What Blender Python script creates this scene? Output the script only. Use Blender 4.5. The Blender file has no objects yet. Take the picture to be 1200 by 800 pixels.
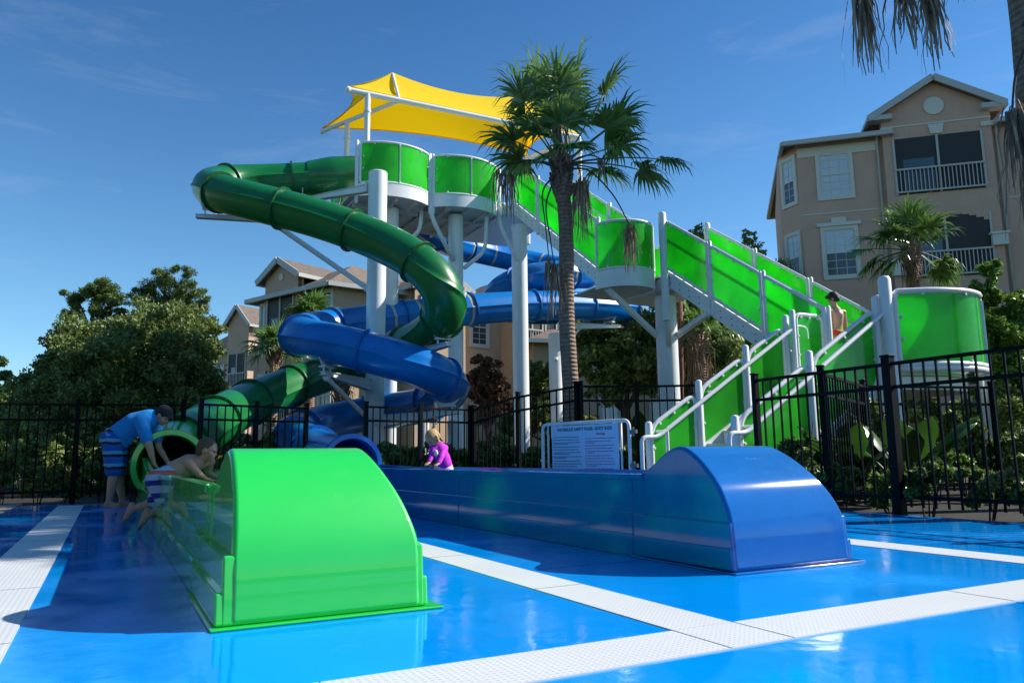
import bpy, bmesh, math, random
import numpy as np
from mathutils import Vector, Matrix, Euler
R_ = math.radians
scene = bpy.context.scene
# ------------------------------------------------------------------ camera
FPX = 895.0; CH = 0.55; TH = math.atan(135.6/FPX); RO = 0.012
_R0 = Vector((1,0,0)); FW = Vector((0,math.cos(TH),math.sin(TH))); _U0 = Vector((0,-math.sin(TH),math.cos(TH)))
RT = math.cos(RO)*_R0 - math.sin(RO)*_U0; UP = math.cos(RO)*_U0 + math.sin(RO)*_R0
cd = bpy.data.cameras.new("camera"); cam = bpy.data.objects.new("camera", cd)
scene.collection.objects.link(cam)
cd.sensor_width = 36; cd.lens = 36*FPX/1200; cd.clip_start = .05; cd.clip_end = 2000
M = Matrix((RT, UP, -FW)).transposed().to_4x4(); M.translation = Vector((0,0,CH)); cam.matrix_world = M
cd.dof.use_dof = True; cd.dof.focus_distance = 11.0; cd.dof.aperture_fstop = 11.0
scene.camera = cam
# ------------------------------------------------------------------ world, sun, exposure
SUN_AZ = R_(80); SUN_EL = R_(38)          # azimuth clockwise from +Y (view) towards +X
w = bpy.data.worlds.new("World"); scene.world = w; w.use_nodes = True
nt = w.node_tree; nt.nodes.clear()
wo = nt.nodes.new('ShaderNodeOutputWorld'); bg = nt.nodes.new('ShaderNodeBackground'); sky = nt.nodes.new('ShaderNodeTexSky')
sky.sky_type = 'NISHITA'; sky.sun_disc = False; sky.sun_elevation = SUN_EL; sky.sun_rotation = SUN_AZ
sky.air_density = 1.15; sky.dust_density = .1; sky.ozone_density = 3.0; sky.altitude = 0
tc = nt.nodes.new('ShaderNodeTexCoord'); mp = nt.nodes.new('ShaderNodeMapping'); mp.inputs['Scale'].default_value = (1.2,1.6,7.0)
mp.inputs['Rotation'].default_value = (0.25,0.35,0.3)
cn = nt.nodes.new('ShaderNodeTexNoise'); cn.inputs['Scale'].default_value = 2.3; cn.inputs['Detail'].default_value = 9; cn.inputs['Roughness'].default_value = .62
cn.inputs['Distortion'].default_value = .5
cr = nt.nodes.new('ShaderNodeValToRGB'); cr.color_ramp.elements[0].position = .56; cr.color_ramp.elements[0].color = (0,0,0,1)
cr.color_ramp.elements[1].position = .82; cr.color_ramp.elements[1].color = (.20,.20,.20,1)
hs = nt.nodes.new('ShaderNodeHueSaturation'); hs.inputs['Saturation'].default_value = 1.12
mx = nt.nodes.new('ShaderNodeMixRGB'); mx.inputs[2].default_value = (6.5,7.2,8.2,1)
nt.links.new(tc.outputs['Generated'], mp.inputs['Vector']); nt.links.new(mp.outputs[0], cn.inputs['Vector'])
nt.links.new(cn.outputs['Fac'], cr.inputs[0]); nt.links.new(cr.outputs[0], mx.inputs[0]); nt.links.new(sky.outputs[0], hs.inputs['Color'])
sx = nt.nodes.new('ShaderNodeSeparateXYZ'); nt.links.new(tc.outputs['Generated'], sx.inputs[0])
hr = nt.nodes.new('ShaderNodeValToRGB'); nt.links.new(sx.outputs[2], hr.inputs[0])
hr.color_ramp.elements[0].position = 0; hr.color_ramp.elements[0].color = (.82,1.10,1.38,1)
hr.color_ramp.elements[1].position = .55; hr.color_ramp.elements[1].color = (.48,.78,1.0,1)
e_ = hr.color_ramp.elements.new(.2); e_.color = (.78,1.06,1.20,1)
hm = nt.nodes.new('ShaderNodeMixRGB'); hm.blend_type = 'MULTIPLY'; hm.inputs[0].default_value = 1
nt.links.new(hs.outputs[0], hm.inputs[1]); nt.links.new(hr.outputs[0], hm.inputs[2])
hg = nt.nodes.new('ShaderNodeVectorMath'); hg.operation = 'SCALE'; hg.inputs['Scale'].default_value = 1.25; nt.links.new(hm.outputs[0], hg.inputs[0])
nt.links.new(hg.outputs[0], mx.inputs[1]); nt.links.new(mx.outputs[0], bg.inputs[0]); nt.links.new(bg.outputs[0], wo.inputs[0])
bg.inputs[1].default_value = 0.070
ld = bpy.data.lights.new("sun", 'SUN'); ld.energy = 4.9; ld.angle = R_(.53); ld.color = (1,.945,.86)
lo = bpy.data.objects.new("sun", ld); scene.collection.objects.link(lo)
sdir = Vector((math.sin(SUN_AZ)*math.cos(SUN_EL), math.cos(SUN_AZ)*math.cos(SUN_EL), math.sin(SUN_EL)))
lo.rotation_euler = sdir.to_track_quat('Z','Y').to_euler(); lo.location = (20,0,30)
scene.view_settings.view_transform = 'Standard'; scene.view_settings.look = 'None'
scene.view_settings.exposure = 0.6; scene.view_settings.gamma = 1.0; scene.view_settings.use_curve_mapping = False
try:
    scene.cycles.max_bounces = 8; scene.cycles.transparent_max_bounces = 8
except Exception: pass
# ------------------------------------------------------------------ helpers
E1 = Vector((-.466,.885,0)); E2 = Vector((.885,.466,0)); ZV = Vector((0,0,1))
def AB(a,b,z=0): return E2*a + E1*b + ZV*z            # pool grid: a to the right, b away
def P(x,y,D):                                          # a direction in the photograph at a distance D ahead
    d = (x-600)*RT - (y-400)*UP + FPX*FW
    return Vector((0,0,CH)) + d*(D/d.y)
def abm(origin=(0,0,0)):                               # matrix for the pool grid
    m = Matrix((E2,E1,ZV)).transposed().to_4x4(); m.translation = Vector(origin); return m
C = scene.collection.objects
def tag(o, label, cat, group=None, kind=None):
    if label: o['label'] = label
    if cat: o['category'] = cat
    if group: o['group'] = group
    if kind: o['kind'] = kind
    return o
def empty(name, loc=(0,0,0), label=None, cat=None, group=None):
    o = bpy.data.objects.new(name, None); C.link(o); o.location = loc; o.empty_display_size = .2
    bpy_loc[o.name] = Vector(loc)
    return tag(o, label, cat, group)
bpy_loc = {}
class MB:
    def __init__(s): s.v = []; s.f = []; s.mi = []; s.cur = 0
    def add(s, vs, fs):
        n = len(s.v); s.mi += [s.cur]*len(fs); s.v += [Vector(x) for x in vs]; s.f += [tuple(i+n for i in f) for f in fs]; return s
    def box(s, c, size, m=None):
        x,y,z = [k/2 for k in size]; vs = [Vector((i*x,j*y,k*z)) for i in (-1,1) for j in (-1,1) for k in (-1,1)]
        if m is not None: vs = [m @ v for v in vs]
        return s.add([v+Vector(c) for v in vs], [(0,1,3,2),(4,6,7,5),(0,4,5,1),(2,3,7,6),(0,2,6,4),(1,5,7,3)])
    def bar(s, a, b, wd, hg, up=ZV):
        a = Vector(a); b = Vector(b); d = (b-a).normalized(); sd = d.cross(up)
        if sd.length < 1e-4: sd = d.cross(Vector((1,0,0)))
        sd.normalize(); u = sd.cross(d).normalized(); vs = []
        for p in (a,b):
            for i,j in ((-1,-1),(1,-1),(1,1),(-1,1)): vs.append(p+sd*i*wd/2+u*j*hg/2)
        return s.add(vs, [(0,1,2,3)[::-1],(4,5,6,7),(0,1,5,4),(1,2,6,5),(2,3,7,6),(3,0,4,7)])
    def tube(s, pts, r, n=10, caps=True, closed=False, prof=None):
        pts = [Vector(p) for p in pts]; N = len(pts)
        rs = r if isinstance(r,(list,tuple)) else [r]*N
        T = []
        for i in range(N):
            if closed: d = pts[(i+1)%N]-pts[i-1]
            else: d = pts[min(i+1,N-1)]-pts[max(i-1,0)]
            T.append(d.normalized() if d.length > 1e-9 else ZV.copy())
        u = T[0].cross(ZV)
        if u.length < 1e-3: u = Vector((1,0,0))
        u.normalize(); vs = []; 
        for i in range(N):
            if i: u = (u - T[i]*u.dot(T[i])).normalized()
            v = T[i].cross(u)
            for k in range(n):
                a = 2*math.pi*k/n; q = rs[i]*(prof(a) if prof else 1)
                vs.append(pts[i]+u*math.cos(a)*q+v*math.sin(a)*q)
        fs = []
        for i in range(N if closed else N-1):
            j = (i+1)%N
            for k in range(n):
                l = (k+1)%n; fs.append((i*n+k, i*n+l, j*n+l, j*n+k))
        if caps and not closed: fs += [tuple(range(n))[::-1], tuple(range((N-1)*n, N*n))]
        return s.add(vs, fs)
    def cyl(s, a, b, r, n=16, r2=None): return s.tube([a,b],[r, r if r2 is None else r2],n)
    def capsule(s, a, b, ra, rb, n=14, h=5):
        a = Vector(a); b = Vector(b); d = (b-a)
        if d.length < 1e-6: d = Vector((0,0,1e-4)); b = a+d
        d.normalize(); pts = []; rs = []
        for i in range(h+1):
            t = math.pi/2*i/h; pts.append(a-d*ra*math.cos(t)*.999); rs.append(max(ra*math.sin(t),1e-4))
        for i in range(h+1):
            t = math.pi/2*i/h; pts.append(b+d*rb*math.sin(t)); rs.append(max(rb*math.cos(t),1e-4))
        return s.tube(pts, rs, n)
    def ell(s, c, rad, m=None, n=16, h=10):
        vs = []; c = Vector(c)
        for i in range(1,h):
            t = math.pi*i/h
            for k in range(n):
                a = 2*math.pi*k/n; vs.append(Vector((rad[0]*math.sin(t)*math.cos(a), rad[1]*math.sin(t)*math.sin(a), rad[2]*math.cos(t))))
        top = len(vs); vs += [Vector((0,0,rad[2])), Vector((0,0,-rad[2]))]
        fs = []
        for i in range(h-2):
            for k in range(n):
                l = (k+1)%n; fs.append((i*n+k,(i+1)*n+k,(i+1)*n+l,i*n+l))
        for k in range(n):
            l = (k+1)%n; fs.append((top,k,l)); fs.append((top+1,(h-2)*n+l,(h-2)*n+k))
        if m is not None: vs = [m @ v for v in vs]
        return s.add([v+c for v in vs], fs)
    def grid(s, fn, nu, nv, thick=0):
        vs = [fn(i/nu, j/nv) for i in range(nu+1) for j in range(nv+1)]
        fs = [(i*(nv+1)+j, (i+1)*(nv+1)+j, (i+1)*(nv+1)+j+1, i*(nv+1)+j+1) for i in range(nu) for j in range(nv)]
        return s.add(vs, fs)
    def prism(s, poly, d):                              # poly: 3D points, extruded by vector d
        n = len(poly); d = Vector(d); vs = [Vector(p) for p in poly]+[Vector(p)+d for p in poly]
        return s.add(vs, [tuple(range(n))[::-1], tuple(range(n,2*n))]+[(i,(i+1)%n,(i+1)%n+n,i+n) for i in range(n)])
    def build(s, name, mat, parent=None, smooth=False, bevel=0, seg=2, label=None, recalc=True, solid=0, weld=0):
        off = Vector((0,0,0)); q = parent
        while q is not None: off += q.location; q = q.parent
        me = bpy.data.meshes.new(name); me.from_pydata([v-off for v in s.v], [], s.f)
        ml = mat if isinstance(mat,(list,tuple)) else [mat]
        if max(s.mi, default=0): me.polygons.foreach_set('material_index', s.mi)
        if recalc:
            bm = bmesh.new(); bm.from_mesh(me)
            if weld: bmesh.ops.remove_doubles(bm, verts=bm.verts, dist=weld)
            bmesh.ops.recalc_face_normals(bm, faces=bm.faces); bm.to_mesh(me); bm.free()
        for q_ in ml: me.materials.append(q_)
        o = bpy.data.objects.new(name, me); C.link(o)
        if parent is not None: o.parent = parent
        if smooth:
            me.polygons.foreach_set('use_smooth', [True]*len(me.polygons))
            if smooth is not True:
                bm = bmesh.new(); bm.from_mesh(me)
                for e in bm.edges:
                    if len(e.link_faces)==2 and e.calc_face_angle(0) > R_(smooth): e.smooth = False
                bm.to_mesh(me); bm.free()
        if solid:
            m = o.modifiers.new('solid','SOLIDIFY'); m.thickness = solid; m.offset = 0
            m = o.modifiers.new('split','EDGE_SPLIT'); m.split_angle = R_(40); m.use_edge_sharp = True
        if bevel:
            m = o.modifiers.new('bevel','BEVEL'); m.width = bevel; m.segments = seg; m.limit_method = 'ANGLE'; m.angle_limit = R_(35)
            me.polygons.foreach_set('use_smooth', [True]*len(me.polygons)); m.harden_normals = True
        if label: o['label'] = label
        return o
def spline(pts, n=8):
    pts = [Vector(p) for p in pts]; out = []; N = len(pts)
    for i in range(N-1):
        p0 = pts[max(i-1,0)]; p1 = pts[i]; p2 = pts[i+1]; p3 = pts[min(i+2,N-1)]
        if i == 0: p0 = p1*2-p2
        if i == N-2: p3 = p2*2-p1
        for k in range(n):
            t = k/n; out.append(.5*((2*p1)+(p2-p0)*t+(2*p0-5*p1+4*p2-p3)*t*t+(3*p1-p0-3*p2+p3)*t**3))
    out.append(pts[-1]); return out
def rounded(pts, r, n=5, closed=True):
    pts = [Vector(p) for p in pts]; out = []; N = len(pts)
    for i in range(N):
        if not closed and i in (0,N-1): out.append(pts[i]); continue
        p = pts[i]; a = pts[i-1]; b = pts[(i+1)%N]; ra = min(r,(a-p).length*.45); rb = min(r,(b-p).length*.45)
        pa = p+(a-p).normalized()*ra; pb = p+(b-p).normalized()*rb
        for k in range(n+1):
            t = k/n; out.append(pa*(1-t)**2+p*2*t*(1-t)+pb*t*t)
    return out
# ------------------------------------------------------------------ materials
def mat(name, col, rough=.5, metal=0, spec=.5, coat=0, var=0, vscale=4, bump=0, bscale=20, island=0, rvar=0, rscale=2, trans=0, tcol=None, detail=5, croug=.05):
    m = bpy.data.materials.new(name); m.use_nodes = True; n = m.node_tree; b = n.nodes['Principled BSDF']; L = n.links
    b.inputs['Base Color'].default_value = (*col,1); b.inputs['Roughness'].default_value = rough; b.inputs['Metallic'].default_value = metal
    b.inputs['Specular IOR Level'].default_value = spec; b.inputs['Coat Weight'].default_value = coat; b.inputs['Coat Roughness'].default_value = croug
    t = n.nodes.new('ShaderNodeTexCoord'); last = None
    if var or island:
        rgb = n.nodes.new('ShaderNodeRGB'); rgb.outputs[0].default_value = (*col,1); last = rgb.outputs[0]
        if var:
            no = n.nodes.new('ShaderNodeTexNoise'); no.inputs['Scale'].default_value = vscale; no.inputs['Detail'].default_value = detail
            L.new(t.outputs['Object'], no.inputs['Vector'])
            mr = n.nodes.new('ShaderNodeMapRange'); mr.inputs[1].default_value = .3; mr.inputs[2].default_value = .7; mr.inputs[3].default_value = 1-var; mr.inputs[4].default_value = 1+var
            L.new(no.outputs['Fac'], mr.inputs[0]); vm = n.nodes.new('ShaderNodeVectorMath'); vm.operation = 'SCALE'
            L.new(last, vm.inputs[0]); L.new(mr.outputs[0], vm.inputs['Scale']); last = vm.outputs[0]
        if island:
            g = n.nodes.new('ShaderNodeNewGeometry'); mr = n.nodes.new('ShaderNodeMapRange'); mr.inputs[3].default_value = 1-island; mr.inputs[4].default_value = 1+island
            L.new(g.outputs['Random Per Island'], mr.inputs[0]); vm = n.nodes.new('ShaderNodeVectorMath'); vm.operation = 'SCALE'
            L.new(last, vm.inputs[0]); L.new(mr.outputs[0], vm.inputs['Scale']); last = vm.outputs[0]
        L.new(last, b.inputs['Base Color'])
    if rvar:
        no = n.nodes.new('ShaderNodeTexNoise'); no.inputs['Scale'].default_value = rscale; no.inputs['Detail'].default_value = 6
        L.new(t.outputs['Object'], no.inputs['Vector']); mr = n.nodes.new('ShaderNodeMapRange'); mr.inputs[1].default_value = .35; mr.inputs[2].default_value = .65
        mr.inputs[3].default_value = max(rough-rvar,.02); mr.inputs[4].default_value = rough+rvar
        L.new(no.outputs['Fac'], mr.inputs[0]); L.new(mr.outputs[0], b.inputs['Roughness'])
    if bump:
        no = n.nodes.new('ShaderNodeTexNoise'); no.inputs['Scale'].default_value = bscale; no.inputs['Detail'].default_value = 6
        L.new(t.outputs['Object'], no.inputs['Vector']); bp = n.nodes.new('ShaderNodeBump'); bp.inputs['Strength'].default_value = bump; bp.inputs['Distance'].default_value = .02
        L.new(no.outputs['Fac'], bp.inputs['Height']); L.new(bp.outputs[0], b.inputs['Normal'])
    if trans:
        tr = n.nodes.new('ShaderNodeBsdfTranslucent'); tr.inputs[0].default_value = (*(tcol or col),1)
        ms = n.nodes.new('ShaderNodeMixShader'); ms.inputs[0].default_value = trans
        if last is not None and tcol is None: L.new(last, tr.inputs[0])
        L.new(b.outputs[0], ms.inputs[1]); L.new(tr.outputs[0], ms.inputs[2]); L.new(ms.outputs[0], n.nodes['Material Output'].inputs[0])
    return m
def nd(m): return m.node_tree.nodes, m.node_tree.links, m.node_tree.nodes['Principled BSDF']

m_deck = mat('wet blue pool deck', (.0,.29,.84), .3, spec=.5, var=.07, vscale=1.3)
def deck_nodes():
    n,L,b = nd(m_deck); t = n.new('ShaderNodeTexCoord')
    a = n.new('ShaderNodeTexNoise'); a.inputs['Scale'].default_value = .9; a.inputs['Detail'].default_value = 5; a.inputs['Roughness'].default_value = .55
    L.new(t.outputs['Object'], a.inputs['Vector'])
    r = n.new('ShaderNodeValToRGB'); r.color_ramp.elements[0].position = .46; r.color_ramp.elements[0].color = (.045,)*3+(1,)
    r.color_ramp.elements[1].position = .66; r.color_ramp.elements[1].color = (.30,)*3+(1,)
    L.new(a.outputs['Fac'], r.inputs[0]); L.new(r.outputs[0], b.inputs['Roughness'])
    w2 = n.new('ShaderNodeTexNoise'); w2.inputs['Scale'].default_value = 7; w2.inputs['Detail'].default_value = 3; L.new(t.outputs['Object'], w2.inputs['Vector'])
    w3 = n.new('ShaderNodeTexNoise'); w3.inputs['Scale'].default_value = 160; w3.inputs['Detail'].default_value = 2; L.new(t.outputs['Object'], w3.inputs['Vector'])
    mm = n.new('ShaderNodeMath'); mm.operation = 'MULTIPLY'; mm.inputs[1].default_value = .05; L.new(w3.outputs['Fac'], mm.inputs[0])
    ad = n.new('ShaderNodeMath'); L.new(w2.outputs['Fac'], ad.inputs[0]); L.new(mm.outputs[0], ad.inputs[1])
    bp = n.new('ShaderNodeBump'); bp.inputs['Strength'].default_value = .10; bp.inputs['Distance'].default_value = .02
    L.new(ad.outputs[0], bp.inputs['Height']); L.new(bp.outputs[0], b.inputs['Normal'])
deck_nodes()
m_grate = mat('white grip grating', (.74,.76,.76), .45)
def grate_nodes():
    n,L,b = nd(m_grate); t = n.new('ShaderNodeTexCoord'); mp = n.new('ShaderNodeMapping'); mp.inputs['Rotation'].default_value = (0,0,-math.atan2(E2.y,E2.x))
    L.new(t.outputs['Object'], mp.inputs['Vector']); outs = []
    sp = n.new('ShaderNodeSeparateXYZ'); L.new(mp.outputs[0], sp.inputs[0])
    for k in (0,1):
        f = n.new('ShaderNodeMath'); f.operation = 'PINGPONG'; f.inputs[1].default_value = .010; L.new(sp.outputs[k], f.inputs[0])
        g = n.new('ShaderNodeMath'); g.operation = 'GREATER_THAN'; g.inputs[1].default_value = .0052; L.new(f.outputs[0], g.inputs[0]); outs.append(g)
    mu = n.new('ShaderNodeMath'); mu.operation = 'MULTIPLY'; L.new(outs[0].outputs[0], mu.inputs[0]); L.new(outs[1].outputs[0], mu.inputs[1])
    no = n.new('ShaderNodeTexNoise'); no.inputs['Scale'].default_value = 2.2; no.inputs['Detail'].default_value = 6; L.new(t.outputs['Object'], no.inputs['Vector'])
    c1 = n.new('ShaderNodeMixRGB'); c1.inputs[1].default_value = (.58,.60,.61,1); c1.inputs[2].default_value = (.70,.72,.72,1); L.new(no.outputs['Fac'], c1.inputs[0])
    c2 = n.new('ShaderNodeMixRGB'); c2.inputs[2].default_value = (.48,.51,.54,1); L.new(mu.outputs[0], c2.inputs[0]); L.new(c1.outputs[0], c2.inputs[1]); L.new(c2.outputs[0], b.inputs['Base Color'])
    iv = n.new('ShaderNodeMath'); iv.operation = 'SUBTRACT'; iv.inputs[0].default_value = 1; L.new(mu.outputs[0], iv.inputs[1])
    bp = n.new('ShaderNodeBump'); bp.inputs['Strength'].default_value = .6; bp.inputs['Distance'].default_value = .004; L.new(iv.outputs[0], bp.inputs['Height']); L.new(bp.outputs[0], b.inputs['Normal'])
grate_nodes()
def streaks(m, amt=.18, sc=(6,6,.9), pale=(.8,.85,.85), thr=(.58,.80)):
    n,L,b = nd(m); src = b.inputs['Base Color'].links[0].from_socket if b.inputs['Base Color'].links else None
    t = n.new('ShaderNodeTexCoord'); mp = n.new('ShaderNodeMapping'); mp.inputs['Scale'].default_value = sc; L.new(t.outputs['Object'], mp.inputs['Vector'])
    no = n.new('ShaderNodeTexNoise'); no.inputs['Scale'].default_value = 3.5; no.inputs['Detail'].default_value = 9; no.inputs['Roughness'].default_value = .7; no.inputs['Distortion'].default_value = .6; L.new(mp.outputs[0], no.inputs['Vector'])
    mr = n.new('ShaderNodeMapRange'); mr.inputs[1].default_value = thr[0]; mr.inputs[2].default_value = thr[1]; mr.inputs[3].default_value = 0; mr.inputs[4].default_value = amt; L.new(no.outputs['Fac'], mr.inputs[0])
    x = n.new('ShaderNodeMixRGB'); x.inputs[2].default_value = (*pale,1); L.new(mr.outputs[0], x.inputs[0])
    if src: L.new(src, x.inputs[1])
    else: x.inputs[1].default_value = b.inputs['Base Color'].default_value
    L.new(x.outputs[0], b.inputs['Base Color'])
streaks(m_deck, .10, (1,1,1), (.5,.7,.85), (.60,.78))
m_mulch = mat('bark mulch and soil', (.022,.018,.012), .95, var=.5, vscale=9, bump=1, bscale=60)
m_lawn = mat('grass lawn', (.045,.075,.02), .95, var=.4, vscale=3, bump=.8, bscale=40)
m_gravel = mat('pale gravel', (.42,.38,.32), .95, var=.45, vscale=55, bump=1, bscale=90)
m_lime = mat('glossy lime green fibreglass', (.008,.56,.065), .45, coat=1.0, var=.04, vscale=3, bump=.03, bscale=5, croug=.03)
m_limeside = m_lime
m_bluebox = mat('glossy blue fibreglass', (.0,.12,.40), .8, spec=.05, coat=.8, var=.08, vscale=3, bump=.05, bscale=4, croug=.075)
m_gtube = mat('dark green fibreglass tube', (.003,.15,.032), .36, coat=.3, var=.15, vscale=1.5, bump=.05, bscale=8, trans=.05, tcol=(.02,.45,.02), croug=.08)
m_gflare = mat('bright green fibreglass tube', (.008,.40,.05), .3, coat=.5, var=.08, vscale=1.5, bump=.03, bscale=8)
m_btube = mat('blue fibreglass tube', (.0,.175,.56), .30, coat=.4, var=.12, vscale=1.5, bump=.05, bscale=8, trans=.05, tcol=(.0,.2,.7), croug=.08)
m_bflange = mat('blue tube flange', (.0,.13,.42), .4)
m_gflange = mat('green tube flange', (.004,.10,.025), .45)
m_band = mat('translucent grey skylight strip', (.42,.42,.37), .3, coat=.4)
streaks(m_bluebox,.25,(5,5,1.5),(.0,.24,.55),(.5,.8)); streaks(m_lime,.05,(3,3,1),(.7,.9,.6)); streaks(m_btube,.25,(2,2,2),(.0,.28,.70),(.5,.8)); streaks(m_gtube,.05,(2,2,2))
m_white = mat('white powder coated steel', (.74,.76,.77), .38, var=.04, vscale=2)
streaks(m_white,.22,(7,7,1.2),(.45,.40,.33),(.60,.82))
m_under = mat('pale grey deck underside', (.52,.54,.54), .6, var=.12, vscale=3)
m_fence = mat('black powder coated aluminium', (.003,.003,.004), .5, spec=.12)
m_panel = mat('translucent green acrylic panel', (.08,.72,.06), .18, coat=.5, var=.30, vscale=.9, trans=.62, bump=.04, bscale=2.5)
m_bolt = mat('dark bolt heads', (.16,.2,.2), .4, metal=.6)
m_yellow = mat('yellow shade fabric', (.95,.70,.004), .85, bump=.15, bscale=30, trans=.36, tcol=(1,.56,.0))
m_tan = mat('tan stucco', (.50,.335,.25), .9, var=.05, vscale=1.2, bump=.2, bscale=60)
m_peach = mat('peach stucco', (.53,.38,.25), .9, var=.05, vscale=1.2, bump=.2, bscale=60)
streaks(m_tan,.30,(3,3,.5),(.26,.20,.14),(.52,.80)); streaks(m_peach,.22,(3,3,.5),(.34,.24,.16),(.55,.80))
m_trim = mat('cream trim', (.55,.55,.49), .7)
m_gutter = mat('white aluminium gutter', (.40,.41,.39), .5)
m_roof = mat('brown shingle roof', (.15,.115,.09), .9, var=.25, vscale=6, bump=.4, bscale=30)
m_glass = mat('window glass', (.05,.075,.09), .06, spec=.8, var=.3, vscale=1)
m_blind = mat('window with pale blinds', (.46,.55,.60), .15, coat=.5)
m_screen = mat('dark insect screen', (.018,.02,.02), .6)
m_shadebox = mat('balcony interior', (.06,.045,.035), .9)
m_leafd = mat('dark oak leaves', (.175,.235,.06), .5, island=.5, trans=.35)
m_leafp = mat('pine needles', (.12,.18,.035), .55, island=.45, trans=.2)
m_leafm = mat('mid green leaves', (.10,.18,.035), .4, island=.5, trans=.3)
m_leafl = mat('fresh light green leaves', (.13,.24,.035), .4, island=.45, trans=.35)
m_leafr = mat('reddish brown leaves', (.13,.065,.035), .5, island=.6, trans=.25)
m_paddle = mat('banana leaf', (.035,.10,.014), .3, island=.3, trans=.35, var=.2, vscale=3)
m_palm = mat('palm fan leaf', (.13,.23,.05), .28, island=.5, trans=.3, spec=.6)
m_dead = mat('dead palm frond', (.32,.21,.125), .8, island=.5, trans=.15)
m_petiole = mat('palm leaf stalk', (.09,.11,.03), .5)
m_stalkd = mat('dark dry leaf stalk', (.05,.035,.03), .6)
m_ptrunk = mat('ringed palm trunk', (.27,.175,.12), .9, var=.3, vscale=14, bump=.8, bscale=25)
m_bark = mat('tree bark', (.055,.04,.028), .95, var=.3, vscale=8, bump=.8, bscale=20)
m_redbark = mat('reddish bark', (.14,.045,.03), .9, var=.3, vscale=8, bump=.5, bscale=20)
m_skin = mat('skin', (.50,.27,.18), .5, var=.06, vscale=12)
m_hairb = mat('dark brown hair', (.018,.011,.008), .6, bump=.4, bscale=120)
m_hairl = mat('short light brown hair', (.12,.07,.04), .7, bump=.4, bscale=120)
m_blond = mat('blonde hair', (.42,.26,.11), .6, bump=.4, bscale=90)
m_shirt = mat('blue t-shirt', (.01,.26,.66), .9, var=.08, vscale=6, bump=.5, bscale=9)
m_pink = mat('magenta rash top', (.50,.02,.50), .8, bump=.4, bscale=14)
m_eye = mat('eye', (.02,.015,.012), .2)
m_cap = mat('dark cap', (.014,.014,.018), .8)
m_print = mat('white shirt print', (.6,.6,.65), .8)
m_sign = mat('pale blue sign board', (.52,.66,.84), .35)
m_text = mat('dark sign lettering', (.015,.03,.09), .6)
m_textr = mat('magenta sign lettering', (.42,.03,.22), .6)
m_teal = mat('teal windscreen mesh', (.0,.12,.10), .8)
def trunk_rings(m, s=22):
    n,L,b = nd(m); t = n.new('ShaderNodeTexCoord'); w_ = n.new('ShaderNodeTexWave'); w_.bands_direction = 'Z'; w_.inputs['Scale'].default_value = s/6.28*1.3
    w_.inputs['Distortion'].default_value = 2.2; w_.inputs['Detail'].default_value = 3; w_.inputs['Detail Scale'].default_value = 1.5; L.new(t.outputs['Object'], w_.inputs['Vector'])
    old = b.inputs['Base Color'].links[0].from_socket
    x = n.new('ShaderNodeMixRGB'); x.blend_type = 'MULTIPLY'; x.inputs[0].default_value = .5; L.new(old, x.inputs[1])
    r = n.new('ShaderNodeValToRGB'); r.color_ramp.elements[0].color = (.35,.33,.32,1); r.color_ramp.elements[1].position = .45; L.new(w_.outputs['Color'], r.inputs[0]); L.new(r.outputs[0], x.inputs[2])
    L.new(x.outputs[0], b.inputs['Base Color'])
    bp = n.new('ShaderNodeBump'); bp.inputs['Strength'].default_value = .8; bp.inputs['Distance'].default_value = .02; L.new(w_.outputs['Fac'], bp.inputs['Height']); L.new(bp.outputs[0], b.inputs['Normal'])
trunk_rings(m_ptrunk)
def stripes(name, cols, axis, scale, offset=0, rough=.85):
    """cloth with bands across `axis` (object space); cols: list of (pos,color) inside one repeat"""
    m = mat(name, (.5,.5,.5), rough, bump=.4, bscale=12); n,L,b = nd(m); t = n.new('ShaderNodeTexCoord')
    d = n.new('ShaderNodeVectorMath'); d.operation = 'DOT_PRODUCT'; d.inputs[1].default_value = Vector(axis).normalized(); L.new(t.outputs['Object'], d.inputs[0])
    no = n.new('ShaderNodeTexNoise'); no.inputs['Scale'].default_value = 9; L.new(t.outputs['Object'], no.inputs['Vector'])
    k = n.new('ShaderNodeMath'); k.operation = 'MULTIPLY_ADD'; k.inputs[1].default_value = .03; L.new(no.outputs['Fac'], k.inputs[0]); L.new(d.outputs['Value'], k.inputs[2])
    s = n.new('ShaderNodeMath'); s.operation = 'MULTIPLY_ADD'; s.inputs[1].default_value = scale; s.inputs[2].default_value = offset; L.new(k.outputs[0], s.inputs[0])
    r = n.new('ShaderNodeValToRGB'); r.color_ramp.interpolation = 'CONSTANT'
    for i,(p,c) in enumerate(cols):
        e = r.color_ramp.elements[i] if i < 2 else r.color_ramp.elements.new(p)
        e.position = p; e.color = (*c,1)
    f = n.new('ShaderNodeMath'); f.operation = 'FRACT'; L.new(s.outputs[0], f.inputs[0]); L.new(f.outputs[0], r.inputs[0]); L.new(r.outputs[0], b.inputs['Base Color'])
    return m
rng = random.Random(7)
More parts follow.
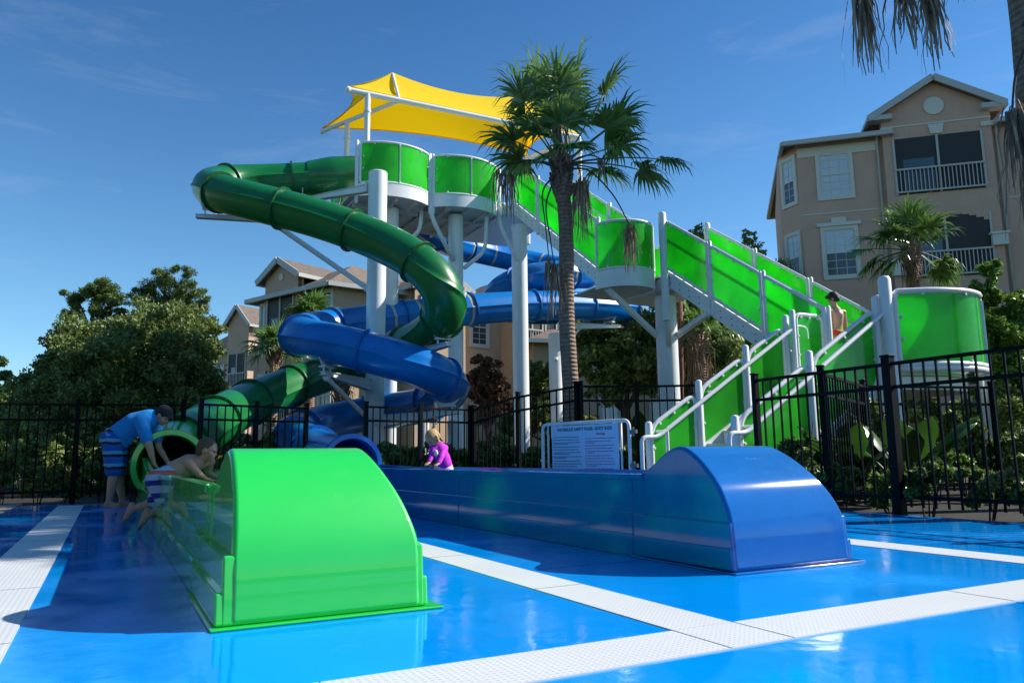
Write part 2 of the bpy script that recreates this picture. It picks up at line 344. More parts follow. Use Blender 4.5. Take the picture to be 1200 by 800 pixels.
# ------------------------------------------------------------------ ground
def sheet(name, pts, z, m, label_kind='structure', thick=.02):
    mb = MB(); poly = [Vector((p.x,p.y,z-thick)) for p in pts]; mb.prism(poly, (0,0,thick)); o = mb.build(name, m); o['kind'] = label_kind; return o
def ground_fn(u,v):
    x = -260+520*u; y = -60+620*v; return Vector((x,y,-.045))
o = MB().grid(ground_fn, 40, 40).build('ground', m_mulch); o['kind'] = 'structure'
lw = sheet('lawn', [Vector((-90,15,0)),Vector((90,22,0)),Vector((90,200,0)),Vector((-90,200,0))], -.012, m_lawn)
sheet('gravel_path', [AB(-3.2,-3),AB(-1.02,-3),AB(-1.02,12.9),AB(-3.2,12.9)], -.008, m_gravel)
dk = MB(); dk.prism([AB(-1.0,-5,-.03),AB(6.33,-5,-.03),AB(6.33,8.9,-.03),AB(5.1,9.6,-.03),AB(5.1,11.3,-.03),AB(2.0,11.5,-.03),AB(1.2,11.9,-.03),AB(-.2,12.0,-.03),AB(-1.0,12.0,-.03)], (0,0,.03))
dk = dk.build('pool_deck', m_deck); dk['kind'] = 'structure'
def strip(a0,a1,b0,b1,name='grating_strip'):
    mb = MB(); mb.prism([AB(a0,b0,-.01),AB(a1,b0,-.01),AB(a1,b1,-.01),AB(a0,b1,-.01)], (0,0,.014)); o = mb.build(name, m_grate); o['kind'] = 'structure'
strip(-.52,-.23,-3,11.6); strip(1.62,1.86,2.002,9.5); strip(4.03,4.29,2.002,8.2); strip(-.225,6.19,1.74,2.0)
# ------------------------------------------------------------------ run-out troughs
DOME = [(.0090,.10),(.0165,.20),(.032,.27),(.062,.34),(.105,.41),(.17,.48),(.25,.545),(.34,.59),(.43,.592),(.53,.55),(.62,.495),(.70,.462),(.78,.450)]
def trough(name, a0, a1, b0, b1, m, label, cat, end_h=.60, i1=.022, i2=.050, j1=.015, j2=.03, dL=.02, dR=.13):
    t = empty(name, AB((a0+a1)/2, b0), label, cat)
    # hump at the near end: two stepped skirts and a domed cover
    mb = MB()
    def pr(a_0, a_1, poly):
        dl = lambda z: dL*max(z-.23,0)/.37; dr = lambda z: dR*(max(z-.23,0)/.37)**1.4
        n_ = len(poly); vs = [AB(a_0+dl(z), b, z) for b,z in poly]+[AB(a_1-dr(z), b, z) for b,z in poly]
        mb.add(vs, [tuple(range(n_))[::-1], tuple(range(n_,2*n_))]+[(i,(i+1)%n_,(i+1)%n_+n_,i+n_) for i in range(n_)])
    prof = spline([Vector((b,z,0)) for b,z in DOME], 4); prof = [(b0+p.x, p.y) for p in prof]
    top = [(b0+.0015,.012)]+prof+[(b0+.78,.012)]
    pr(a0+i2, a1-j2, top)
    mb.build('hump_cover', m, t, bevel=.045, seg=5)
    mb = MB(); pr(a0+i1, a1-j1, [(b0+.006,.011),(b0+.024,.235),(b0+.775,.235),(b0+.775,.011)]); pr(a0, a1, [(b0+.007,.0115),(b0+.018,.118),(b0+.77,.118),(b0+.77,.0115)])
    mb.build('stepped_skirt', m, t, bevel=.010, seg=3)
    mb = MB(); mb.prism([AB(a0-.014,b0-.018,.001),AB(a1+.05,b0-.022,.001),AB(a1+.05,b0+.8,.001),AB(a0-.014,b0+.8,.001)], (0,0,.009)); mb.build('base_flange', m, t, bevel=.004)
    # open channel behind it: a section swept away from the hump
    def section(top, fl):
        L = [(0,.003),(0,.118),(i1*.95,.124),(i1,.235),(i2*.96,.242),(i2,top-.035),(i2-.014,top-.03),(i2-.014,top-.004),(i2,top),(i2+.05,top),(i2+.06,top-.03),(i2+.085,fl+.10),(i2+.16,fl)]
        return L
    n = 14; rows = []; bs = []
    nb = 24
    for i in range(nb+1):
        f = i/nb; b = b0+.68+(b1-b0-.68)*f; hgt = .452+(end_h-.452)*max(0,(f-.72)/.28)**1.5; bs.append(b)
        L = section(hgt, .10); W = a1-a0
        row = [AB(a0+.004+x, b, z) for x,z in L]+[AB(a1-.004-x, b, z) for x,z in L[::-1]]; rows.append(row)
    k = len(rows[0])
    segs = [0,8,16,24]
    for s0,s1 in zip(segs[:-1],segs[1:]):
        mb = MB(); vs = []; 
        for i in range(s0,s1+1):
            vs += [v + (E1*(.004 if i==s0 else -.004 if i==s1 else 0)) for v in rows[i]]
        fs = [(i*k+j,(i+1)*k+j,(i+1)*k+j+1,i*k+j+1) for i in range(s1-s0) for j in range(k-1)]
        nn = len(vs)
        fs += [(i*k,i*k+k-1,(i+1)*k+k-1,(i+1)*k) for i in range(s1-s0)]
        # end caps as wall slabs
        for base in (0,(s1-s0)*k):
            fs.append(tuple(base+q for q in range(13))); fs.append(tuple(base+q for q in range(13,k)))
            fs.append((base+0,base+12,base+13,base+k-1))
        mb.add(vs,fs).build('trough_section', m, t, smooth=28)
        # joint flange line
        b = bs[s0] if s0 else b0+.785
        for sg,aa in ((1,a0),(-1,a1)):
            mb = MB()
            pts = [AB(aa+sg*(x+.003), b, z) for x,z in section(.452 if s0<16 else .452,.1)[:9]]
            mb.tube(pts, .0035, 6); mb.build('joint_seam', m, t, smooth=True)
    # lower channel ribs along the outer wall
    return t
trough('slide_runout', .34, 1.09, 2.755, 10.55, m_lime, 'lime green fibreglass run-out trough with a humped end in front of the bending man', 'slide run-out')
trough('slide_runout', 2.60, 3.42, 2.755, 10.95, m_bluebox, 'glossy blue fibreglass run-out trough with a humped end, toddler inside it', 'slide run-out', i1=.005, i2=.010, j1=.02, j2=.035, dL=.01, dR=.15, end_h=.48)
def seam_lines():
    for k,(p,q) in enumerate(((AB(-.22,.4),AB(6.19,.4)),(AB(1.87,3.4),AB(2.56,3.4)),(AB(4.3,3.1),AB(6.19,3.1)),(AB(4.3,5.9),AB(6.19,5.9)),(AB(3.0,-3),AB(3.0,1.73)),(AB(-.2,5.6),AB(.3,5.6)))):
        mb = MB(); mb.bar(p+ZV*.0005,q+ZV*.0005,.006,.003); o = mb.build('deck_joint', m_bflange); o['kind'] = 'structure'
    for k,b_ in enumerate((.2,1.4,2.9,4.1,5.3,6.5,7.7,8.9)):
        mb = MB(); mb.bar(AB(-.52,b_,.0035),AB(-.23,b_,.0035),.0032,.003); o = mb.build('grating_joint', m_bolt); o['kind'] = 'structure'
        if b_ > 2.5: mb = MB(); mb.bar(AB(1.62,b_,.0035),AB(1.86,b_,.0035),.0032,.003); o = mb.build('grating_joint', m_bolt); o['kind'] = 'structure'
    for a_ in (.5,1.615,1.865,3.0,4.03,4.29,5.2):
        mb = MB(); mb.bar(AB(a_,1.74,.0035),AB(a_,2.0,.0035),.0032,.003); o = mb.build('grating_joint', m_bolt); o['kind'] = 'structure'
seam_lines()
# ------------------------------------------------------------------ tube slides
def tube_slide(name, ctrl, r, n_join, m, mf, label, bands=(), exit_m=None, seam=True):
    t = empty(name, (ctrl[-1].x, ctrl[-1].y, 0), label, 'tube slide')
    path = spline(ctrl, 14)
    # arc-length resample
    d = [0]
    for i in range(1,len(path)): d.append(d[-1]+(path[i]-path[i-1]).length)
    tot = d[-1]; N = int(tot/.12); res = []; j = 0
    for i in range(N+1):
        s = tot*i/N
        while j < len(d)-2 and d[j+1] < s: j += 1
        f = (s-d[j])/max(d[j+1]-d[j],1e-6); res.append(path[j].lerp(path[j+1],f))
    for _ in range(28): res = [res[0]]+[(res[i-1]+res[i]*2+res[i+1])/4 for i in range(1,len(res)-1)]+[res[-1]]
    def frame(i):
        T = (res[min(i+1,N)]-res[max(i-1,0)]).normalized(); S = T.cross(ZV).normalized(); return T,S,S.cross(T)
    def ring(i, rr, prof=True, nn=40, off=0):
        T,S,V = frame(i); out = []
        for k in range(nn):
            a = 2*math.pi*k/nn; q = rr
            if prof and seam and k in (0,nn//2): q = rr+.035
            out.append(res[i]+T*off+S*math.cos(a)*q+V*math.sin(a)*q)
        return out
    def skin(i0,i1,rr,prof=True,o0=0,o1=0,nn=40):
        vs = []
        for i in range(i0,i1+1): vs += ring(i, rr, prof, nn, o0 if i==i0 else o1 if i==i1 else 0)
        return vs, [(i*nn+k,(i+1)*nn+k,(i+1)*nn+(k+1)%nn,i*nn+(k+1)%nn) for i in range(i1-i0) for k in range(nn)]
    cuts = [round(N*k/n_join) for k in range(n_join+1)]
    for c0,c1 in zip(cuts[:-1],cuts[1:]):
        mm = exit_m if (exit_m and c1 == N) else m
        mb = MB(); mb.add(*skin(c0,c1,r)); mb.build('tube_section', mm, t, smooth=50, solid=.012)
    for c in cuts:
        T,S,V = frame(c); mb = MB(); nn = 40; vs = []
        ro_ = r+.060; 
        for off,rr in ((-.018,r+.004),(-.018,ro_),(.018,ro_),(.018,r+.004)):
            for k in range(nn):
                a = 2*math.pi*k/nn; vs.append(res[c]+T*off+S*math.cos(a)*rr+V*math.sin(a)*rr)
        fs = [(q*nn+k,q*nn+(k+1)%nn,((q+1)%4)*nn+(k+1)%nn,((q+1)%4)*nn+k) for q in range(4) for k in range(nn)]
        mb.add(vs,fs); mb.cur = 1
        for k in range(20):
            a = 2*math.pi*(k+.5)/20; p = res[c]+(S*math.cos(a)+V*math.sin(a))*(r+.036); mb.cyl(p-T*.030, p+T*.030, .010, 6)
        fl = mb.build('joint_flange', [mf,m_bolt], t, smooth=30)
    for s in bands:
        c = int(N*s); T,S,V = frame(c); vs = []; nn = 40
        for off,rr in ((-.035,r+.004),(-.035,r+.010),(.035,r+.010),(.035,r+.004)):
            for k in range(nn):
                a = 2*math.pi*k/nn; q = rr+(.033 if k in (0,nn//2) else 0); vs.append(res[c]+T*off+S*math.cos(a)*q+V*math.sin(a)*q)
        MB().add(vs,[(q*nn+k,q*nn+(k+1)%nn,((q+1)%4)*nn+(k+1)%nn,((q+1)%4)*nn+k) for q in range(4) for k in range(nn)]).build('skylight_strip', m_band, t, smooth=30)
    return t, res, frame, N
def exit_lip(t, c, T, r, m, depth=.10):
    T = T.normalized(); S = T.cross(ZV).normalized(); V = S.cross(T); mb = MB(); nn = 44; vs = []
    for off,rr in ((-.03,r),(-.03,r+.06),(.0,r+.085),(.10,r+.085),(.10,r+.02),(.0,r)):
        for k in range(nn):
            a = 2*math.pi*k/nn; vs.append(c+T*off+S*math.cos(a)*rr+V*math.sin(a)*rr)
    mb.add(vs,[(q*nn+k,q*nn+(k+1)%nn,((q+1)%6)*nn+(k+1)%nn,((q+1)%6)*nn+k) for q in range(6) for k in range(nn)])
    mb.build('exit_lip', m, t, smooth=40)
gx = AB(.71,10.75,.50)
G_CTRL = [P(424,207,18.4),P(400,207,18.2),P(345,211,17.9),P(290,213,17.6),P(258,214,17.0),P(243,219,16.4),P(256,226,15.8),P(300,237,15.5),P(360,252,15.3),P(420,272,15.1),P(470,294,14.8),
  P(508,320,14.5),P(526,348,14.5),P(522,374,14.9),P(495,396,15.8),P(455,414,16.8),P(405,430,17.2),P(355,447,16.6),P(310,464,15.2),P(272,482,13.8),P(242,500,12.6), gx+E1*1.0+ZV*.12-E2*.02, gx+E1*.45+ZV*.03, gx]
gt = tube_slide('tube_slide', G_CTRL, .40, 14, m_gtube, m_gflange, 'dark green enclosed tube slide curling around the white column, ending by the bending man', exit_m=m_gflare)
exit_lip(gt[0], gx, -E1, .365, m_lime)
def entry_hood(tb, r0, r1, n, m):
    vs = []; nn = 40
    for i in range(n+1):
        T,S,V = tb[2](i); rr = r1+(r0-r1)*max(0,(i-n*.55)/(n*.45))
        for k in range(nn): a = 2*math.pi*k/nn; vs.append(tb[1][i]+S*math.cos(a)*rr+V*math.sin(a)*rr+(T*-.05 if i==0 else T*0))
    MB().add(vs,[(i*nn+k,(i+1)*nn+k,(i+1)*nn+(k+1)%nn,i*nn+(k+1)%nn) for i in range(n) for k in range(nn)]).build('entry_hood', m, tb[0], smooth=50, solid=.015)
entry_hood(gt, .42, .50, 11, m_gtube)
bx = AB(3.20,11.25,.47)
B_CTRL = [P(478,252,20.6),P(500,268,21.6),P(525,285,23.2),P(560,294,24.6),P(600,303,25.2),P(640,312,25.2),P(672,318,24.3),P(688,321,23.0),P(680,322,21.7),P(650,322,21.0),P(612,327,21.0),
  P(586,340,21.6),P(580,355,22.8),P(600,364,24.2),P(640,366,25.2),P(690,364,25.4),P(728,362,24.6),P(738,362,23.2),P(715,360,22.0),P(670,358,21.2),P(620,358,20.4),P(560,362,19.6),P(500,368,18.9),
  P(440,376,18.2),P(395,382,17.5),P(362,387,16.8),P(347,392,15.9),P(362,397,15.2),P(410,407,14.9),P(465,421,14.8),P(510,436,14.9),P(530,450,15.4),P(522,464,16.3),P(490,476,17.2),P(440,484,17.8),
  P(392,492,17.6),P(356,502,16.8),P(340,511,15.6),P(350,517,14.5), bx+E1*1.1+ZV*.10-E2*.1, bx+E1*.5+ZV*.03, bx]
bt = tube_slide('tube_slide', B_CTRL, .40, 26, m_btube, m_bflange, 'blue tube slide winding under the stairs with grey strips, ending behind the lime hump', bands=(.055,.075,.1,.12,.14,.235,.25,.265,.58,.595,.61,.625), exit_m=m_btube)
exit_lip(bt[0], bx, -E1, .365, m_btube)
# ------------------------------------------------------------------ slide supports: column with tapered arms, cradles and struts
def ibeam(mb, a, b, h0, h1, w=.16):
    a = Vector(a); b = Vector(b); d = (b-a).normalized(); s = d.cross(ZV).normalized(); u = s.cross(d)
    def slab(za0,zb0,za1,zb1,wd):
        vs = []
        for p,z0,z1 in ((a,za0,zb0),(b,za1,zb1)):
            vs += [p+u*z0-s*wd/2, p+u*z0+s*wd/2, p+u*z1+s*wd/2, p+u*z1-s*wd/2]
        mb.add(vs, [(3,2,1,0),(4,5,6,7),(0,1,5,4),(1,2,6,5),(2,3,7,6),(3,0,4,7)])
    slab(-.012,0,-.012,0,w); slab(-h0,-h0+.012,-h1,-h1+.012,w); slab(-h0+.0125,-.0125,-h1+.0125,-.0125,.02 if w>.1 else .012)
    slab(-h0,0,-h1,0,w*.55)
def cradle(parent, c, T, r=.41, drop=.30):
    T = Vector((T.x,T.y,0)).normalized(); S = T.cross(ZV); mb = MB(); pts_o = []; 
    A = []
    for k in range(9):
        a = R_(-132+k*(84/8)); A.append(c+S*math.cos(a)*r*1.02+ZV*math.sin(a)*r*1.02)
    low = c-ZV*(r+drop*.5)
    poly = A+[low+S*.16+ZV*.03, low-S*.16+ZV*.03]
    mb.prism([p-T*.012 for p in poly], T*.024)
    mb.bar(low-S*.17+ZV*.015, low+S*.17+ZV*.015, .14, .03)
    for sg in (-1,1): mb.cyl(low+S*.11*sg-ZV*(drop*.5), low+S*.11*sg+ZV*.02, .02, 8)
    return mb.build('cradle', m_white, parent, smooth=30)
def column(px, D, topy, r, label, z0=-.05, group='white steel columns holding up the slides and stairs', name='support_column', ztop=None):
    p = P(px, topy, D); zt = p.z if ztop is None else ztop
    c = empty(name, (p.x,p.y,0), label, 'column', group)
    mb = MB(); pr = [(0,0),(r*2.0,0),(r*2.0,.03),(r,.032),(r,zt-.02),(r-.02,zt),(0,zt)]
    vs=[];n=28
    mb.cyl((p.x,p.y,z0),(p.x,p.y,.04),r*1.7,28); mb.tube([(p.x,p.y,.04),(p.x,p.y,zt-.02),(p.x,p.y,zt)],[r,r,r-.02],28)
    mb.build('shaft', m_white, c, smooth=35)
    return c, Vector((p.x,p.y,0)), zt
def arm(c, base, z, tip, h0=.26, h1=.08, label=None):
    b = Vector(tip); a = Vector((base.x,base.y,z)); d = (Vector((b.x,b.y,0))-Vector((a.x,a.y,0))).normalized()
    mb = MB(); ibeam(mb, a+d*.1, b, h0, h1); mb.bar(a+d*.24-ZV*h0, a+d*.24+ZV*.02, .3, .03, d) ; return mb.build('arm', m_white, c, bevel=.004)
def strut(c, a, b, r=.045):
    mb = MB(); mb.cyl(a,b,r,10); mb.ell(a,(r*1.5,)*3); mb.ell(b,(r*1.5,)*3); return mb.build('strut', m_white, c, smooth=40)
def near_tube(tb, px, py):
    best = None
    for i,p in enumerate(tb[1]):
        q = p-Vector((0,0,CH)); X = 600+FPX*q.dot(RT)/q.dot(FW); Y = 400-FPX*q.dot(UP)/q.dot(FW); e = (X-px)**2+(Y-py)**2
        if best is None or e < best[0]: best = (e,i)
    return best[1]
def arm_to_tube(c, base, tb, i, drop=.30, h0=.26, over=.25, r=.40):
    p = tb[1][i]; T = tb[2](i)[0]; z = p.z-r-drop; d = Vector((p.x-base.x,p.y-base.y,0)).normalized()
    arm(c, base, z, Vector((p.x,p.y,z))+d*over, h0); cradle(c, p, T, r+.01, drop); return Vector((p.x,p.y,z)), z
c1,b1,z1 = column(443, 16.9, 202, .215, 'tall white column inside both slide spirals, its capped top free in front of the platform')
def tube_hit(tb, sel):  # pick samples whose picture position is nearest one of a few points
    return near_tube(tb, *sel)
i = near_tube(gt, 262, 232); i = [k for k in range(gt[3]) if abs(gt[1][k].z-P(250,222,16.2).z) < .15]
def idx_z(tb, target):
    return min(range(len(tb[1])), key=lambda k: (tb[1][k]-target).length)
ig = idx_z(gt, P(243,219,16.4)); tp,_ = arm_to_tube(c1, b1, gt, ig, .26, .22, .3)
strut(c1, tp.lerp(Vector((b1.x,b1.y,tp.z)),.36)-ZV*.12, Vector((b1.x-.2,b1.y,P(430,338,16.9).z)), .06)
ig = idx_z(gt, P(522,374,14.9)); arm_to_tube(c1, b1, gt, ig, .16, .26, .2)
ig = idx_z(gt, P(355,211,17.9)); arm_to_tube(c1, b1, gt, ig, .10, .2, .1)
ib = idx_z(bt, P(385,400,15.0)); tp,_ = arm_to_tube(c1, b1, bt, ib, .18, .26, .15); strut(c1, tp-ZV*.12, Vector((b1.x-.1,b1.y-.2,tp.z-.85)), .05)
ib = idx_z(bt, P(530,450,15.4)); arm_to_tube(c1, b1, bt, ib, .16, .24, .35)
c2,b2,z2 = column(459, 18.3, 215, .19, 'white column below the left round platform, just right of the capped column', ztop=6.7)
c3,b3,z3 = column(534, 18.9, 240, .19, 'white column below the second round platform, left of the palm', ztop=6.7)
ib = idx_z(bt, P(586,340,21.6)); arm_to_tube(c3, b3, bt, ib, .1, .24, .2)
c4,b4,z4 = column(608, 19.0, 255, .20, 'white column below the top of the long stair flight', ztop=6.45)
c5,b5,z5 = column(650, 21.4, 372, .19, 'white column just left of the big palm trunk, arm holding the blue tube', ztop=4.0)
ib = idx_z(bt, P(715,360,22.0)); tp,_ = arm_to_tube(c5, b5, bt, ib, .12, .22, .35)
strut(c5, tp.lerp(Vector((b5.x,b5.y,tp.z)),.55)-ZV*.15, Vector((b5.x,b5.y-.2,tp.z-1.1)), .04)
c6,b6,z6 = column(535, 16.6, 482, .2, 'short white column under the lower blue tube, behind the toddler', ztop=1.35)
c7,b7,z7 = column(779, 16.0, 338, .225, 'thick white column carrying the middle landing', ztop=3.9)
c8,b8,z8 = column(496, 19.6, 520, .15, 'low white column half hidden below the left slide spiral', ztop=2.2)
# ------------------------------------------------------------------ stair tower
tw = empty('stair_tower', AB(9,9), 'white steel slide tower with translucent green panels, two round platforms and three stair flights', 'stair tower')
def posts(a, b, z0, z1, r=.045, name='rail_post'):
    mb = MB(); p = AB(a,b,0); mb.tube([p+ZV*z0, p+ZV*(z1-r*.6), p+ZV*(z1-.01), p+ZV*z1],[r,r,r*.75,r*.3],12); return mb.build(name, m_white, tw, smooth=50)
def panel(path, H, lift=.0, frame_r=.032, inset=.02, bolts=True, rad=.12, H2=None, label=None):
    """green sheet standing on a 3D path (bottom edge), framed with white tube"""
    path = [Vector(p)+ZV*lift for p in path]; H2 = H if H2 is None else H2
    n = len(path); Ls = [0]
    for i in range(1,n): Ls.append(Ls[-1]+(path[i]-path[i-1]).length)
    hs = [H+(H2-H)*l/Ls[-1] for l in Ls]
    top = [p+ZV*h_ for p,h_ in zip(path,hs)]
    # sheet
    mb = MB(); ns = max(2*n,8)
    def at(u):
        s = u*Ls[-1]; 
        for i in range(n-1):
            if s <= Ls[i+1]+1e-9: 
                f = (s-Ls[i])/max(Ls[i+1]-Ls[i],1e-9); return path[i].lerp(path[i+1],f), hs[i]+(hs[i+1]-hs[i])*f
        return path[-1], hs[-1]
    def fn(u,v):
        p,h_ = at(.012+.976*u); return p+ZV*(.03+(h_-.06)*v)
    mb.grid(fn, ns, 2); sh = mb.build('green_panel', m_panel, tw, smooth=True, solid=.012, label=label)
    # frame: rounded loop
    loop = path+top[::-1]
    # round corners by replacing the four corners
    def corner(p, a, b, r):
        pa = p+(a-p).normalized()*min(r,(a-p).length*.45); pb = p+(b-p).normalized()*min(r,(b-p).length*.45)
        return [pa*(1-t)**2+p*2*t*(1-t)+pb*t*t for t in (0,.2,.4,.6,.8,1)]
    out = []; N = len(loop); cs = {0,n-1,n,N-1}
    for i in range(N):
        if i in cs: out += corner(loop[i], loop[i-1], loop[(i+1)%N], rad)
        else: out.append(loop[i])
    fb = MB(); fb.tube(out, frame_r, 8, closed=True)
    if bolts:
        bb = fb; S = (path[-1]-path[0]).cross(ZV).normalized()
        for u in (.18,.5,.82):
            p,h_ = at(u)
            for z in (.045,h_-.045): bb.cyl(p+ZV*z-S*.035, p+ZV*z+S*.035, .018, 8)
        for u in (.035,.965):
            p,h_ = at(u)
            for v in (.35,.65): bb.cyl(p+ZV*h_*v-S*.035, p+ZV*h_*v+S*.035, .018, 8)
    fb.build('panel_frame', m_white, sh, smooth=50)
    return sh
def arc(ca, cb, r, t0, t1, z, n=12): return [AB(ca+r*math.sin(R_(t0+(t1-t0)*i/n)), cb-r*math.cos(R_(t0+(t1-t0)*i/n)), z) for i in range(n+1)]
def slab(poly, z, th, m, name, rim=True):
    mb = MB(); mb.prism([Vector((p.x,p.y,z-th)) for p in poly], (0,0,th)); o = mb.build(name, m, tw, smooth=30); return o
ZT, ZM, ZL = 6.97, 4.30, 1.65
PA1, PA2, PB = 5.80, 7.68, 17.60; PR = .93; AR = 1.30; AC = PB-PR+AR; AH = math.degrees(math.asin((PR-.02)/AR)); FE = AC-AR*math.cos(R_(AH))
# top deck: two round lobes and a straight part the flight arrives at
poly = arc(PA1,AC,AR,-AH,AH,0)+arc(PA2,AC,AR,-AH,AH,0)+[AB(8.75,PB-.85),AB(10.12,PB-.85),AB(10.12,PB+1.9),AB(PA1-PR,PB+1.9)]
slab(poly, ZT, .045, m_white, 'deck_plate'); 
for k,(ca) in enumerate((PA1,PA2)):
    mb = MB(); rim = arc(ca,AC,AR+.012,-AH-1,AH+1,0,24)
    mb.grid(lambda u,v: rim[min(int(round(u*24)),24)]+ZV*(ZT+.03-.30*v), 24, 1).build('deck_rim', m_white, tw, smooth=True, solid=.02)
    mb = MB(); pl = [Vector((p.x,p.y,ZT-.22)) for p in arc(ca,AC,AR-.03,-AH+2,AH-2,0,24)]+[AB(ca+PR-.03,PB+1.85,ZT-.22),AB(ca-PR+.03,PB+1.85,ZT-.22)]
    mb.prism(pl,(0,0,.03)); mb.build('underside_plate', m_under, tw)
    mb = MB()
    for q in (-.5,.0,.5): mb.bar(AB(ca+q,PB-PR*.8,ZT-.27), AB(ca+q,PB+1.8,ZT-.27), .06, .09)
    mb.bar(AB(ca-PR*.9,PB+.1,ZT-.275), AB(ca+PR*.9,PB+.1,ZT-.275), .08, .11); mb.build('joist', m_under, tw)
    sh_ = panel(arc(ca,AC,AR,-AH+2.5,AH-2.5,ZT,16), 1.0, .06, label='curved green guard panel on the round platform')
    q_ = arc(ca,AC,AR+.012,-2,2,0,2)[1]; mb = MB(); mb.bar(q_+ZV*(ZT+.08), q_+ZV*(ZT+1.04), .012,.03); mb.build('joint_strip', m_white, sh_)
mb = MB(); mb.prism([AB(8.62,PB-.84,ZT-.26),AB(10.1,PB-.84,ZT-.26),AB(10.1,PB+1.88,ZT-.26),AB(8.62,PB+1.88,ZT-.26)],(0,0,.20)); mb.build('deck_frame', m_white, tw, bevel=.01)
for a_ in (PA1-PR-.02, (PA1+PA2)/2-.03, (PA1+PA2)/2+.05, PA2+PR+.03): posts(a_, FE-.02, ZT-.45, ZT+1.12)
for a_,px in (((PA1+PA2)/2,0),(8.66,0)):   # bent braces from the posts down to the columns
    p = AB(a_,FE-.02,0); tgt = b3 if a_ < 8 else b4
    mb = MB(); mb.tube(rounded([p+ZV*(ZT-.1),p+ZV*(ZT-.5),Vector((tgt.x-.05,tgt.y-.2,ZT-1.5))],.3,6,False), .055, 10); mb.build('brace', m_white, tw, smooth=True)
mb = MB(); mb.tube(rounded([Vector((b3.x+.2,b3.y,5.3)),Vector((b3.x+.75,b3.y,5.75)),Vector((b3.x+.8,b3.y,6.75))],.25,6,False),.055,10); mb.build('brace', m_white, tw, smooth=True)
mb = MB(); mb.tube(rounded([Vector((b2.x+.1,b2.y,5.7)),Vector((b2.x+.7,b2.y+.1,6.1)),Vector((b2.x+.75,b2.y+.1,6.75))],.25,6,False),.055,10); mb.build('brace', m_white, tw, smooth=True)
# far guard of the top deck
for a0_,a1_ in ((4.95,6.6),(6.7,8.35),(8.45,10.1)): panel([AB(a0_,PB+1.86,ZT),AB(a1_,PB+1.86,ZT)], 1.0, .06, label='straight green panel along the back of the top deck')
panel([AB(PA1-PR,PB+1.0,ZT),AB(PA1-PR,PB+1.8,ZT)], 1.0, .06); panel([AB(PA2+PR,FE+.1,ZT),AB(PA2+PR,FE+.45,ZT)], 1.0, .06) if False else None
# entrance hood of the green tube
def flight(a0, a1, b0, z0, b1, z1, nst, axis='b', left=True, right=True, npan=2, stringer_h=.34, close_risers=True, name='stair'):
    """flight climbing along E1 ('b') or E2 ('a'); a0,a1 are its two sides"""
    F = (lambda s,l,z: AB(s,l,z)) if axis == 'b' else (lambda s,l,z: AB(l,s,z))
    for sd,s in (('l',a0),('r',a1)):
        mb = MB(); w_ = .05 if sd == 'l' else -.05
        dz = ZV*(stringer_h)
        p0 = F(s,b0,z0); p1 = F(s,b1,z1); q0 = p0+ZV*.10; q1 = p1+ZV*.10
        mb.prism([p0-dz+ZV*.10, p1-dz+ZV*.10, q1, q0], (F(s+w_,b0,z0)-p0)); bb = mb; mb.cur = 1; k = nst*1; S = (F(s+w_,b0,z0)-p0).normalized()
        for i in range(k):
            f = (i+.5)/k; c = p0.lerp(p1,f)
            for o_,zz in ((.0,-.02),(.0,-.14)):
                cc = c+ZV*(zz); bb.cyl(cc-S*.014, cc+S*.004, .015, 6)
        mb.build('stringer', [m_white,m_bolt], tw, bevel=.004)
    for i in range(nst):
        f0 = i/nst; f1 = (i+1)/nst; z = z0+(z1-z0)*f1-.02; lb0 = b0+(b1-b0)*f0; lb1 = b0+(b1-b0)*f1
        mb = MB(); mb.prism([F(a0+.05,lb0,z),F(a1-.05,lb0,z),F(a1-.05,lb1+.02*(1 if b1>b0 else -1),z),F(a0+.05,lb1+.02*(1 if b1>b0 else -1),z)],(0,0,-.035))
        mb.build('tread', m_under, tw)
    for on,s in ((left,a0),(right,a1)):
        if not on: continue
        for k in range(npan):
            f0 = (k+.03)/npan; f1 = (k+.97)/npan
            p0 = F(s,b0+(b1-b0)*f0,z0+(z1-z0)*f0); p1 = F(s,b0+(b1-b0)*f1,z0+(z1-z0)*f1)
            panel([p0,p1], 1.02, .16, label='sloping green panel beside the stair flight')
        for k in range(npan+1):
            f = k/npan; p = F(s,b0+(b1-b0)*f,z0+(z1-z0)*f); mb = MB(); 
            for dd in (-.04,.04):
                q = p+(F(s,b0+1,0)-F(s,b0,0))*dd if False else p+(p1-p0).normalized().cross(ZV).cross(ZV).normalized()*dd
                mb.tube([q-ZV*.22,q+ZV*1.22,q+ZV*1.25],[.036,.036,.015],10)
            mb.build('rail_post', m_white, tw, smooth=50)
    # inner hand rails
    for s,w_ in ((a0,.1),(a1,-.1)):
        p0 = F(s+w_,b0,z0)+ZV*.86; p1 = F(s+w_,b1,z1)+ZV*.86
        mb = MB(); mb.tube([p0,p1],.024,8); mb.build('handrail', m_white, tw, smooth=True)
flight(8.90,10.10, 12.95,ZM, 16.72,ZT, 14, npan=3)
flight(10.13,11.33, 8.35,ZL, 12.30,ZM, 14, npan=3)
